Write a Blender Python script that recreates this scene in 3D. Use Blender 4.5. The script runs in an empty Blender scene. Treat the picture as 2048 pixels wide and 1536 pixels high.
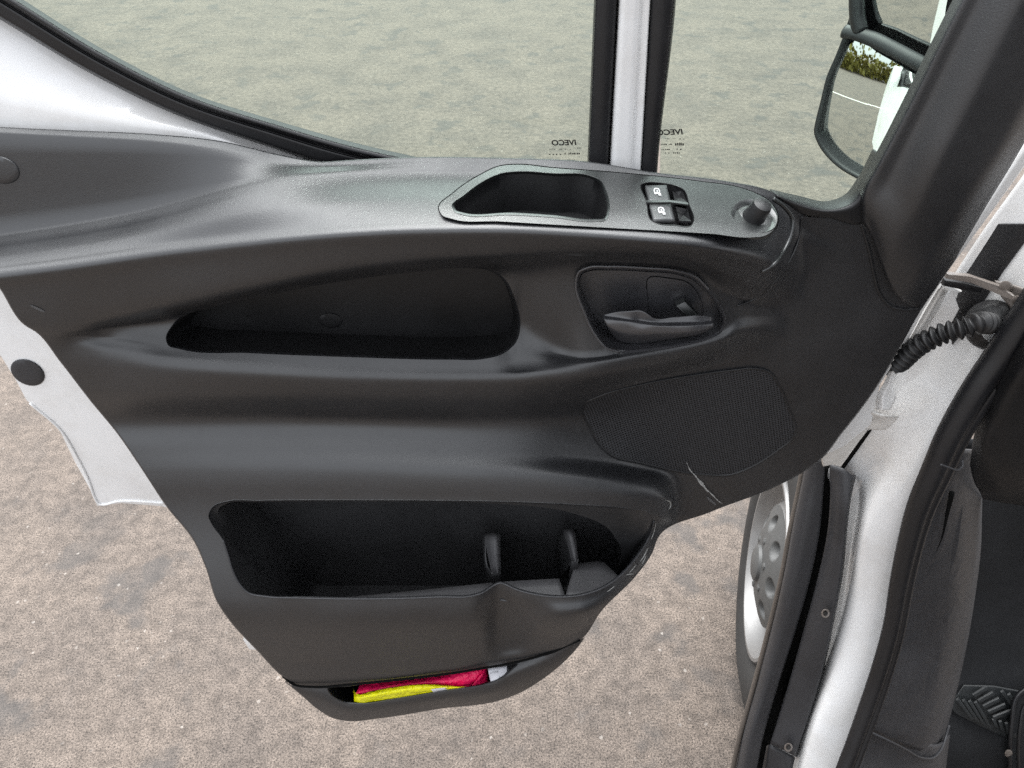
import bpy, bmesh, math, random
import numpy as np
from mathutils import Vector, Matrix

random.seed(7)
rng = np.random.default_rng(7)
SC = bpy.context.scene
COL = SC.collection

# ------------------------------------------------------------------ camera
FPX = 1450.0                      # focal length in pixels of a 2048 wide picture
PITCH = math.radians(40.0)
CAMZ = 1.65
D = 0.62                          # distance of the door trim's base plane
cam_d = bpy.data.cameras.new('camera')
cam = bpy.data.objects.new('camera', cam_d); COL.objects.link(cam)
cam_d.sensor_width = 36.0
cam_d.lens = FPX / 2048.0 * 36.0
cam_d.clip_start = 0.02; cam_d.clip_end = 3000
cam.location = (0, 0, CAMZ)
cam.rotation_euler = (math.radians(90) - PITCH, 0, 0)
SC.camera = cam

# ------------------------------------------------------------------ sky and sun (overcast)
SUN_EL, SUN_AZ = math.radians(65), math.radians(-12)
world = bpy.data.worlds.new('World'); SC.world = world; world.use_nodes = True
wn = world.node_tree.nodes; wl = world.node_tree.links; wn.clear()
wo = wn.new('ShaderNodeOutputWorld'); wb = wn.new('ShaderNodeBackground')
sky = wn.new('ShaderNodeTexSky'); sky.sky_type = 'NISHITA'; sky.sun_disc = False
sky.sun_elevation = SUN_EL; sky.sun_rotation = SUN_AZ
sky.dust_density = 6.0; sky.air_density = 1.0; sky.ozone_density = 1.0
hs = wn.new('ShaderNodeHueSaturation'); hs.inputs['Saturation'].default_value = 0.30
wl.new(sky.outputs[0], hs.inputs['Color']); veil = wn.new('ShaderNodeMix'); veil.data_type = 'RGBA'; veil.inputs['Factor'].default_value = 0.45   # cloud layer
wl.new(hs.outputs[0], veil.inputs['A']); veil.inputs['B'].default_value = (8.6, 8.9, 9.3, 1)
wl.new(veil.outputs['Result'], wb.inputs['Color'])
wb.inputs['Strength'].default_value = 0.054
wl.new(wb.outputs[0], wo.inputs['Surface'])
sun_d = bpy.data.lights.new('sun', 'SUN'); sun_d.energy = 1.5; sun_d.angle = math.radians(74)
sun_d.color = (0.96, 0.99, 1.0)
sun = bpy.data.objects.new('sun', sun_d); COL.objects.link(sun)
sdir = Vector((math.sin(SUN_AZ) * math.cos(SUN_EL), math.cos(SUN_AZ) * math.cos(SUN_EL), math.sin(SUN_EL)))
sun.rotation_euler = (-sdir).to_track_quat('-Z', 'Y').to_euler()
SC.view_settings.view_transform = 'Standard'; SC.view_settings.look = 'None'
SC.view_settings.gamma = 1.0; SC.view_settings.use_curve_mapping = False
SC.view_settings.exposure = 2.5
SC.cycles.use_denoising = False
SC.cycles.sample_clamp_indirect = 4.0
SC.cycles.max_bounces = 7; SC.cycles.transparent_max_bounces = 12

# ------------------------------------------------------------------ materials
def new_mat(name):
    m = bpy.data.materials.new(name); m.use_nodes = True
    nt = m.node_tree
    return m, nt, nt.nodes['Principled BSDF']

def nd(nt, t, **kw):
    n = nt.nodes.new(t)
    for k, v in kw.items():
        if k in n.inputs: n.inputs[k].default_value = v
        else: setattr(n, k, v)
    return n

def ramp(nt, src, stops):
    r = nt.nodes.new('ShaderNodeValToRGB'); nt.links.new(src, r.inputs[0])
    e = r.color_ramp.elements
    while len(e) < len(stops): e.new(0.5)
    for i, (p, c) in enumerate(stops):
        e[i].position = p
        e[i].color = (c, c, c, 1) if isinstance(c, (int, float)) else (*c, 1)
    return r

def plastic(name, col, rough=0.5, grain=1100.0, bump=0.12, spec=0.5, dust=0.35, wear=0.06, fold=0.0):
    m, nt, b = new_mat(name); L = nt.links
    tc = nd(nt, 'ShaderNodeTexCoord')
    # leather-like moulded grain
    v = nd(nt, 'ShaderNodeTexVoronoi', Scale=grain); L.new(tc.outputs['Object'], v.inputs['Vector'])
    bp = nd(nt, 'ShaderNodeBump', Strength=bump, Distance=0.0006); L.new(v.outputs['Distance'], bp.inputs['Height'])
    if fold:
        fn = nd(nt, 'ShaderNodeTexNoise', Scale=22.0, Detail=3.0, Distortion=1.2); L.new(tc.outputs['Object'], fn.inputs['Vector'])
        fb = nd(nt, 'ShaderNodeBump', Strength=fold, Distance=0.01); L.new(fn.outputs['Fac'], fb.inputs['Height']); L.new(fb.outputs[0], bp.inputs['Normal'])
    L.new(bp.outputs[0], b.inputs['Normal'])
    # wear and dust: patchy roughness and faint dusty tone, sparse specks
    n2 = nd(nt, 'ShaderNodeTexNoise', Scale=9.0, Detail=4.0, Roughness=0.65); L.new(tc.outputs['Object'], n2.inputs['Vector'])
    mr = nd(nt, 'ShaderNodeMapRange'); L.new(n2.outputs['Fac'], mr.inputs[0])
    mr.inputs[1].default_value = 0.3; mr.inputs[2].default_value = 0.7
    mr.inputs[3].default_value = rough - wear; mr.inputs[4].default_value = rough + wear
    L.new(mr.outputs[0], b.inputs['Roughness'])
    v2 = nd(nt, 'ShaderNodeTexVoronoi', Scale=70.0); L.new(tc.outputs['Object'], v2.inputs['Vector'])
    sp = ramp(nt, v2.outputs['Distance'], [(0.0, 1.0), (0.035, 0.0)])
    gate = ramp(nt, n2.outputs['Fac'], [(0.58, 0.0), (0.66, 1.0)])
    mul = nd(nt, 'ShaderNodeMath', operation='MULTIPLY'); L.new(sp.outputs[0], mul.inputs[0]); L.new(gate.outputs[0], mul.inputs[1])
    mul2 = nd(nt, 'ShaderNodeMath', operation='MULTIPLY'); L.new(mul.outputs[0], mul2.inputs[0]); mul2.inputs[1].default_value = dust
    dr = ramp(nt, n2.outputs['Fac'], [(0.35, tuple(c * 0.85 for c in col)), (0.75, tuple(c * 1.2 + 0.002 for c in col))])
    mx = nd(nt, 'ShaderNodeMix', data_type='RGBA'); L.new(mul2.outputs[0], mx.inputs['Factor'])
    L.new(dr.outputs[0], mx.inputs['A']); mx.inputs['B'].default_value = (0.35, 0.33, 0.3, 1)
    L.new(mx.outputs['Result'], b.inputs['Base Color'])
    b.inputs['Specular IOR Level'].default_value = spec
    return m

M = {}
M['trim'] = plastic('trim_plastic', (0.0074, 0.0079, 0.0098), 0.46, grain=760, spec=1.0, bump=0.13)
M['shelf'] = plastic('switch_plate_plastic', (0.018, 0.020, 0.020), 0.36, bump=0.08, spec=1.0)
M['liner'] = plastic('pocket_plastic', (0.006, 0.006, 0.0068), 0.5, spec=0.45)
M['rocker'] = plastic('rocker_plastic', (0.05, 0.052, 0.053), 0.42, bump=0.03, spec=0.8)
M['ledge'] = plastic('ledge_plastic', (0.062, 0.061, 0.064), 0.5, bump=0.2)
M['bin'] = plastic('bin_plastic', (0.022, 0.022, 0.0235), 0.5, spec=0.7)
M['kick'] = plastic('kick_panel_plastic', (0.033, 0.0325, 0.0355), 0.5, grain=500, bump=0.3, fold=0.35, dust=0.9)
M['smooth'] = plastic('smooth_black_plastic', (0.012, 0.012, 0.013), 0.46, bump=0.1)
M['handle'] = plastic('handle_plastic', (0.036, 0.036, 0.040), 0.34, bump=0.03, spec=1.0)
M['rubber'] = plastic('black_rubber', (0.0075, 0.0075, 0.009), 0.42, grain=700, bump=0.05)
M['cladding'] = plastic('cladding_plastic', (0.026, 0.026, 0.029), 0.5, grain=900, bump=0.10)
M['carpet'] = plastic('carpet', (0.016, 0.0165, 0.018), 0.85, grain=450, bump=0.7, spec=0.2, dust=0.9)
M['mat_rubber'] = plastic('tread_rubber', (0.012, 0.014, 0.015), 0.5, bump=0.05)
M['sleeve'] = plastic('sleeve_rubber', (0.014, 0.0135, 0.014), 0.5, bump=0.04)

def paint(name, col, rough=0.25, dirt=0.25):
    m, nt, b = new_mat(name); L = nt.links
    tc = nd(nt, 'ShaderNodeTexCoord')
    n = nd(nt, 'ShaderNodeTexNoise', Scale=7.0, Detail=8.0, Roughness=0.7); L.new(tc.outputs['Object'], n.inputs['Vector'])
    r = ramp(nt, n.outputs['Fac'], [(0.45, col), (0.85, tuple(c * (1 - dirt) * t for c, t in zip(col, (1, .96, .9))))])
    L.new(r.outputs[0], b.inputs['Base Color'])
    b.inputs['Roughness'].default_value = rough
    b.inputs['Coat Weight'].default_value = 0.5; b.inputs['Coat Roughness'].default_value = 0.05
    n2 = nd(nt, 'ShaderNodeTexNoise', Scale=160.0, Detail=2.0); L.new(tc.outputs['Object'], n2.inputs['Vector'])
    bp = nd(nt, 'ShaderNodeBump', Strength=0.006, Distance=0.001); L.new(n2.outputs['Fac'], bp.inputs['Height'])
    L.new(bp.outputs[0], b.inputs['Normal'])
    return m
M['white'] = paint('white_paint', (0.82, 0.82, 0.82))
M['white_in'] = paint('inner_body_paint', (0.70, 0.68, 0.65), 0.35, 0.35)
M['steel'] = paint('dirty_steel', (0.22, 0.19, 0.17), 0.5, 0.4)

def simple(name, col, rough=0.5, metal=0.0, spec=0.5, crumple=0.0):
    m, nt, b = new_mat(name); L = nt.links
    tc = nd(nt, 'ShaderNodeTexCoord')
    n = nd(nt, 'ShaderNodeTexNoise', Scale=40.0, Detail=4.0); L.new(tc.outputs['Object'], n.inputs['Vector'])
    r = ramp(nt, n.outputs['Fac'], [(0.3, tuple(c * 0.88 for c in col)), (0.7, col)])
    L.new(r.outputs[0], b.inputs['Base Color'])
    if crumple:
        cn = nd(nt, 'ShaderNodeTexNoise', Scale=70.0, Detail=3.0, Distortion=1.5); L.new(tc.outputs['Object'], cn.inputs['Vector'])
        cb = nd(nt, 'ShaderNodeBump', Strength=crumple, Distance=0.006); L.new(cn.outputs['Fac'], cb.inputs['Height']); L.new(cb.outputs[0], b.inputs['Normal'])
    b.inputs['Roughness'].default_value = rough; b.inputs['Metallic'].default_value = metal
    b.inputs['Specular IOR Level'].default_value = spec
    return m
M['black_hole'] = simple('unlit_black', (0.004, 0.004, 0.004), 0.8, spec=0.1)
M['print_white'] = simple('white_print', (0.55, 0.55, 0.55), 0.5)
M['print_dark'] = simple('glass_print', (0.02, 0.018, 0.015), 0.7)
M['scratch'] = simple('scratched_plastic', (0.34, 0.34, 0.33), 0.7)
M['scratch_dim'] = simple('scuffed_plastic', (0.09, 0.09, 0.092), 0.7)
M['yellow'] = simple('yellow_film', (0.88, 0.85, 0.0), 0.3, crumple=0.8)
M['pink'] = simple('pink_film', (0.98, 0.010, 0.12), 0.35, crumple=0.8)
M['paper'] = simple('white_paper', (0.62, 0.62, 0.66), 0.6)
M['silver'] = simple('silver_wheel', (0.21, 0.205, 0.20), 0.38, 0.4)
M['grey_hub'] = simple('grey_hub', (0.085, 0.085, 0.083), 0.55, 0.2)
M['tyre'] = plastic('tyre_rubber', (0.017, 0.0165, 0.016), 0.7, grain=300, bump=0.2)
M['arch_edge'] = simple('arch_edge_ground_tint', (0.10, 0.083, 0.07), 0.6)  # brown of the ground's reflection painted into the lip colour
M['hedge'] = simple('hedge_leaf', (0.16, 0.14, 0.02), 0.7)
M['line_paint'] = simple('worn_line_paint', (0.6, 0.58, 0.52), 0.7)

# speaker cloth: fine perforation
m, nt, b = new_mat('speaker_mesh'); L = nt.links
tc = nd(nt, 'ShaderNodeTexCoord')
mp = nd(nt, 'ShaderNodeMapping'); L.new(tc.outputs['Object'], mp.inputs['Vector'])
mp.inputs['Rotation'].default_value = (0, math.radians(18), 0)
w1 = nd(nt, 'ShaderNodeTexWave', Scale=100.0, bands_direction='X'); L.new(mp.outputs[0], w1.inputs['Vector'])
w2 = nd(nt, 'ShaderNodeTexWave', Scale=100.0, bands_direction='Z'); L.new(mp.outputs[0], w2.inputs['Vector'])
mu = nd(nt, 'ShaderNodeMath', operation='MULTIPLY'); L.new(w1.outputs['Fac'], mu.inputs[0]); L.new(w2.outputs['Fac'], mu.inputs[1])
r = ramp(nt, mu.outputs[0], [(0.10, (0.034, 0.034, 0.037)), (0.40, (0.002, 0.002, 0.0022))])
L.new(r.outputs[0], b.inputs['Base Color']); b.inputs['Roughness'].default_value = 0.55
b.inputs['Specular IOR Level'].default_value = 0.35
bp = nd(nt, 'ShaderNodeBump', Strength=0.6, Distance=0.001, invert=True); L.new(mu.outputs[0], bp.inputs['Height']); L.new(bp.outputs[0], b.inputs['Normal'])
M['speaker'] = m

# glass: thin tinted pane with a surface reflection
m = bpy.data.materials.new('tinted_glass'); m.use_nodes = True; nt = m.node_tree; nt.nodes.clear()
o = nt.nodes.new('ShaderNodeOutputMaterial')
t_ = nd(nt, 'ShaderNodeBsdfTransparent', Color=(0.885, 0.955, 0.915, 1))
g_ = nd(nt, 'ShaderNodeBsdfGlossy', Roughness=0.0)
fr = nd(nt, 'ShaderNodeFresnel', IOR=1.45); mxs = nt.nodes.new('ShaderNodeMixShader')
nt.links.new(fr.outputs[0], mxs.inputs[0]); nt.links.new(t_.outputs[0], mxs.inputs[1]); nt.links.new(g_.outputs[0], mxs.inputs[2])
nt.links.new(mxs.outputs[0], o.inputs[0])
M['glass'] = m
m, nt, b = new_mat('mirror_silver'); b.inputs['Metallic'].default_value = 1.0; b.inputs['Roughness'].default_value = 0.015
b.inputs['Base Color'].default_value = (0.86, 0.87, 0.86, 1); M['mirror'] = m

# ground: worn exposed-aggregate asphalt
m, nt, b = new_mat('aggregate_ground'); L = nt.links
tc = nd(nt, 'ShaderNodeTexCoord')
def gnoise(scale, detail, rough=0.5):
    n = nd(nt, 'ShaderNodeTexNoise', Scale=scale, Detail=detail, Roughness=rough); L.new(tc.outputs['Object'], n.inputs['Vector']); return n
fine = gnoise(250.0, 3.0, 0.8)
mid = gnoise(30.0, 3.0, 0.7)
big = gnoise(3.0, 4.0, 0.65)
patch = gnoise(5.5, 3.0, 0.55)
vor = nd(nt, 'ShaderNodeTexVoronoi', Scale=170.0); L.new(tc.outputs['Object'], vor.inputs['Vector'])
c1 = ramp(nt, fine.outputs['Fac'], [(0.34, (0.013, 0.0104, 0.0088)), (0.45, (0.088, 0.071, 0.060)), (0.60, (0.180, 0.148, 0.127))])
c2 = ramp(nt, mid.outputs['Fac'], [(0.34, (0.66, 0.645, 0.63)), (0.62, (1.12, 1.10, 1.08))])
m1 = nd(nt, 'ShaderNodeMix', data_type='RGBA', blend_type='MULTIPLY'); m1.inputs['Factor'].default_value = 1
L.new(c1.outputs[0], m1.inputs['A']); L.new(c2.outputs[0], m1.inputs['B'])
c3 = ramp(nt, big.outputs['Fac'], [(0.32, (0.72, 0.73, 0.74)), (0.6, (1.05, 1.05, 1.03))])
m2 = nd(nt, 'ShaderNodeMix', data_type='RGBA', blend_type='MULTIPLY'); m2.inputs['Factor'].default_value = 1
L.new(m1.outputs['Result'], m2.inputs['A']); L.new(c3.outputs[0], m2.inputs['B'])
# damp or oily stains with soft edges
c4 = ramp(nt, patch.outputs['Fac'], [(0.555, 0.0), (0.63, 0.55)])
clus = gnoise(0.8, 3.0, 0.6); cg = ramp(nt, clus.outputs['Fac'], [(0.40, 0.25), (0.54, 1.0)])
cm_ = nd(nt, 'ShaderNodeMath', operation='MULTIPLY'); L.new(c4.outputs[0], cm_.inputs[0]); L.new(cg.outputs[0], cm_.inputs[1])
m3 = nd(nt, 'ShaderNodeMix', data_type='RGBA'); L.new(cm_.outputs[0], m3.inputs['Factor'])
L.new(m2.outputs['Result'], m3.inputs['A']); m3.inputs['B'].default_value = (0.045, 0.043, 0.042, 1)
# small light stones
c5 = ramp(nt, vor.outputs['Color'], [(0.93, 0.0), (0.97, 0.5)])
m4 = nd(nt, 'ShaderNodeMix', data_type='RGBA'); L.new(c5.outputs[0], m4.inputs['Factor'])
L.new(m3.outputs['Result'], m4.inputs['A']); m4.inputs['B'].default_value = (0.36, 0.33, 0.30, 1)
L.new(m4.outputs['Result'], b.inputs['Base Color']); b.inputs['Roughness'].default_value = 0.85
ah = nd(nt, 'ShaderNodeMath', operation='ADD'); L.new(fine.outputs['Fac'], ah.inputs[0]); L.new(mid.outputs['Fac'], ah.inputs[1])
bp = nd(nt, 'ShaderNodeBump', Strength=0.6, Distance=0.006); L.new(ah.outputs[0], bp.inputs['Height']); L.new(bp.outputs[0], b.inputs['Normal'])
M['ground'] = m

# ------------------------------------------------------------------ geometry helpers
CP, SP = math.cos(PITCH), math.sin(PITCH)
def ray(px, py):
    u = (px - 1024.0) / FPX; v = (768.0 - py) / FPX
    return u, CP + v * SP, -SP + v * CP
def P(px, py, h=0.0):
    """point on the plane y = D - h whose place in the photograph was measured as (px, py)"""
    dx, dy, dz = ray(px, py); t = (D - h) / dy
    return Vector((dx * t, dy * t, CAMZ + dz * t))
def PZ(px, py, z):
    dx, dy, dz = ray(px, py); t = (z - CAMZ) / dz
    return Vector((dx * t, dy * t, z))
def hz(py, drop):
    """stand-off of a point at picture height py that lies `drop` metres below the camera"""
    _, dy, dz = ray(0, py)
    return D - drop * dy / (-dz)

def spline(pts, n, closed=False, uniform=True):
    """smooth curve through points (any dimension), n samples"""
    p = np.array(pts, float)
    if closed: p = np.vstack([p, p[:1]])
    d = np.sqrt((np.diff(p[:, :2], axis=0) ** 2).sum(1) + (0 if p.shape[1] < 3 else 0)); d = np.maximum(d, 1e-6)
    t = np.concatenate([[0], np.cumsum(d)])
    k = len(p); mt = np.zeros_like(p)
    s = np.diff(p, axis=0) / d[:, None]
    for i in range(1, k - 1):
        mt[i] = (s[i - 1] * d[i] + s[i] * d[i - 1]) / (d[i] + d[i - 1])
    if closed:
        mt[0] = mt[-1] = (s[-1] * d[0] + s[0] * d[-1]) / (d[0] + d[-1])
    else:
        mt[0] = s[0]; mt[-1] = s[-1]
    q = np.linspace(0, t[-1], n, endpoint=not closed)
    i = np.clip(np.searchsorted(t, q, side='right') - 1, 0, k - 2)
    h = d[i][:, None]; a = ((q - t[i]) / d[i])[:, None]
    return ((2 * a**3 - 3 * a**2 + 1) * p[i] + (a**3 - 2 * a**2 + a) * h * mt[i]
            + (-2 * a**3 + 3 * a**2) * p[i + 1] + (a**3 - a**2) * h * mt[i + 1])

def pchip(xk, yk, x):
    xk = np.asarray(xk, float); yk = np.asarray(yk, float)
    h = np.diff(xk); s = np.diff(yk) / h; n = len(xk); m_ = np.zeros(n)
    for i in range(1, n - 1):
        if s[i - 1] * s[i] > 0:
            w1 = 2 * h[i] + h[i - 1]; w2 = h[i] + 2 * h[i - 1]
            m_[i] = (w1 + w2) / (w1 / s[i - 1] + w2 / s[i])
    m_[0] = s[0]; m_[-1] = s[-1]
    x = np.clip(np.asarray(x, float), xk[0], xk[-1])
    i = np.clip(np.searchsorted(xk, x, side='right') - 1, 0, n - 2)
    a = (x - xk[i]) / h[i]
    return ((2 * a**3 - 3 * a**2 + 1) * yk[i] + (a**3 - 2 * a**2 + a) * h[i] * m_[i]
            + (-2 * a**3 + 3 * a**2) * yk[i + 1] + (a**3 - a**2) * h[i] * m_[i + 1])

def inside(px, py, poly):
    px = np.asarray(px, float); py = np.asarray(py, float)
    r = np.zeros(px.shape, bool); x1, y1 = poly[-1][:2]
    for x2, y2 in poly[:, :2]:
        c = (y1 > py) != (y2 > py)
        with np.errstate(divide='ignore', invalid='ignore'):
            xi = (x2 - x1) * (py - y1) / (y2 - y1) + x1
        r ^= c & (px < xi)
        x1, y1 = x2, y2
    return r

def nearest_on(poly, x, y):
    a = poly[:, :2]; b_ = np.roll(a, -1, axis=0); d = b_ - a
    q = np.array([x, y]); t = ((q - a) * d).sum(1) / np.maximum((d * d).sum(1), 1e-9)
    c = a + np.clip(t, 0, 1)[:, None] * d
    e = ((c - q) ** 2).sum(1); k = int(e.argmin())
    return c[k], math.sqrt(e[k])

def add_obj(name, verts, faces, mat, parent=None, smooth=True, solid=0.0, label=None, offset=-1.0, sharp=None):
    me = bpy.data.meshes.new(name)
    me.from_pydata([tuple(v) for v in verts], [], [tuple(f) for f in faces])
    me.validate(); me.update()
    if smooth: me.polygons.foreach_set('use_smooth', [True] * len(me.polygons))
    if sharp: me.set_sharp_from_angle(angle=math.radians(sharp))
    o = bpy.data.objects.new(name, me); COL.objects.link(o)
    me.materials.append(M[mat] if isinstance(mat, str) else mat)
    if parent is not None: attach(o, parent)
    if solid:
        md = o.modifiers.new('thickness', 'SOLIDIFY'); md.thickness = abs(solid)
        k_ = sum(p.normal.dot(p.center - Vector((0, 0, CAMZ))) * p.area for p in me.polygons)
        md.offset = 1.0 if k_ > 0 else -1.0
    if label: o['label'] = label
    return o

WORLD_LOC = {}
def attach(o, parent):
    o.parent = parent
    o.matrix_parent_inverse = Matrix.Translation(-WORLD_LOC.get(parent.name, Vector((0, 0, 0))))

def thing(name, loc, label, cat, group=None):
    e = bpy.data.objects.new(name, None); COL.objects.link(e); e.location = loc; e.empty_display_size = 0.05
    WORLD_LOC[e.name] = Vector(loc)
    e['label'] = label; e['category'] = cat
    if group: e['group'] = group
    return e
def tag(o, label, cat, group=None, kind=None):
    o['label'] = label; o['category'] = cat
    if group: o['group'] = group
    if kind: o['kind'] = kind
    return o

def grid_faces(nr, nc, closed_c=False, closed_r=False):
    f = []
    for i in range(nr if closed_r else nr - 1):
        for j in range(nc if closed_c else nc - 1):
            i2 = (i + 1) % nr; j2 = (j + 1) % nc
            f.append((i * nc + j, i * nc + j2, i2 * nc + j2, i2 * nc + j))
    return f

GRID = {}
def on_grid(name, px, py):
    g_ = GRID[name]; d_ = (g_[:, 0] - px) ** 2 + (g_[:, 1] - py) ** 2; k = np.argsort(d_)[:4]; w = 1 / (d_[k] + 4.0)
    return float((g_[k, 2] * w).sum() / w.sum())
def drape(name, pts):
    """give measured points (px, py, lift) the stand-off of the surface they lie on"""
    return [(x, y, on_grid(name, x, y) + l) for x, y, l in pts]
def loft(name, curves, mat, parent=None, n=60, m_=6, solid=-0.003, smooth=True, cross=True, label=None):
    """surface through several measured curves [(px, py, h), ...]"""
    cs = np.array([spline(c, n) for c in curves])           # k, n, 3
    if cross and m_ > 1:
        k = len(cs); out = []
        for j in range(n):
            t = np.arange(k); q = np.linspace(0, k - 1, (k - 1) * m_ + 1)
            col = cs[:, j, :]
            out.append(np.stack([pchip(t, col[:, a], q) if k > 2 else np.interp(q, t, col[:, a]) for a in range(3)], 1))
        cs = np.array(out).transpose(1, 0, 2)
    GRID[name] = cs.reshape(-1, 3)
    v = [P(*p) for row in cs for p in row]
    return add_obj(name, v, grid_faces(len(cs), n), mat, parent, smooth, solid, label)

def tube3(name, pts, rad, mat, parent=None, n=80, seg=14, squash=1.0, caps=True, rads=None, label=None):
    """tube along 3-D points; rad in metres, or rads = function of 0..1"""
    p3 = [tuple(p) for p in pts]
    p = np.array(p3, float); d = np.sqrt((np.diff(p, axis=0) ** 2).sum(1)); t = np.concatenate([[0], np.cumsum(d)])
    q = np.linspace(0, t[-1], n)
    c = np.stack([pchip(t, p[:, a], q) if len(p) > 2 else np.interp(q, t, p[:, a]) for a in range(3)], 1)
    tg = np.gradient(c, axis=0); tg /= np.linalg.norm(tg, axis=1)[:, None]
    ref = np.array([0, -1.0, 0.35]); ref /= np.linalg.norm(ref)
    v = []
    for i in range(n):
        a = np.cross(tg[i], ref); a /= np.linalg.norm(a); b_ = np.cross(a, tg[i])
        r_ = rads(i / (n - 1)) if rads else rad
        for k in range(seg):
            th = 2 * math.pi * k / seg
            v.append(c[i] + a * math.cos(th) * r_ + b_ * math.sin(th) * r_ * squash)
    f = grid_faces(n, seg, closed_c=True)
    if caps: f += [tuple(range(seg))[::-1], tuple(range((n - 1) * seg, n * seg))]
    return add_obj(name, v, f, mat, parent, label=label)
def tube(name, pts, rad, mat, parent=None, **kw):
    c = spline(pts, max(30, kw.get('n', 80)))
    return tube3(name, [P(*p) for p in c], rad, mat, parent, **kw)

def slab(name, poly, thick, mat, parent=None, bevel=0.0015, closed_smooth=True, n=60, label=None, mid=None, seg=2):
    """plate with a measured outline [(px, py, h)], real thickness along y, rounded edges"""
    pts = spline(poly, n, closed=True) if closed_smooth else np.array(poly, float)
    bm = bmesh.new()
    fr = [bm.verts.new(P(*p)) for p in pts]
    bk = [bm.verts.new(P(*p) + Vector((0, thick, 0))) for p in pts]
    k = len(pts)
    ff = bm.faces.new(fr); bm.faces.new(bk[::-1])
    for i in range(k): bm.faces.new((fr[i], bk[i], bk[(i + 1) % k], fr[(i + 1) % k]))
    bmesh.ops.recalc_face_normals(bm, faces=bm.faces)
    if bevel:
        ed = [e for e in ff.edges]
        bmesh.ops.bevel(bm, geom=ed, offset=bevel, segments=seg, affect='EDGES', profile=0.5, clamp_overlap=True)
    me = bpy.data.meshes.new(name); bm.to_mesh(me); bm.free()
    me.polygons.foreach_set('use_smooth', [True] * len(me.polygons)); me.set_sharp_from_angle(angle=math.radians(50))
    o = bpy.data.objects.new(name, me); COL.objects.link(o); me.materials.append(M[mat])
    if parent is not None: attach(o, parent)
    if label: o['label'] = label
    return o

def lathe(name, prof, mat, parent, origin, axis, seg=48, cap=False, label=None):
    """prof: (radius, height along axis)"""
    ax = Vector(axis).normalized(); a = ax.orthogonal().normalized(); b_ = ax.cross(a)
    v = []
    for r_, z in prof:
        for k in range(seg):
            th = 2 * math.pi * k / seg
            v.append(Vector(origin) + ax * z + a * (r_ * math.cos(th)) + b_ * (r_ * math.sin(th)))
    f = grid_faces(len(prof), seg, closed_c=True)
    if cap: f += [tuple(range((len(prof) - 1) * seg, len(prof) * seg))]
    return add_obj(name, v, f, mat, parent, label=label, sharp=40)

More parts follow.
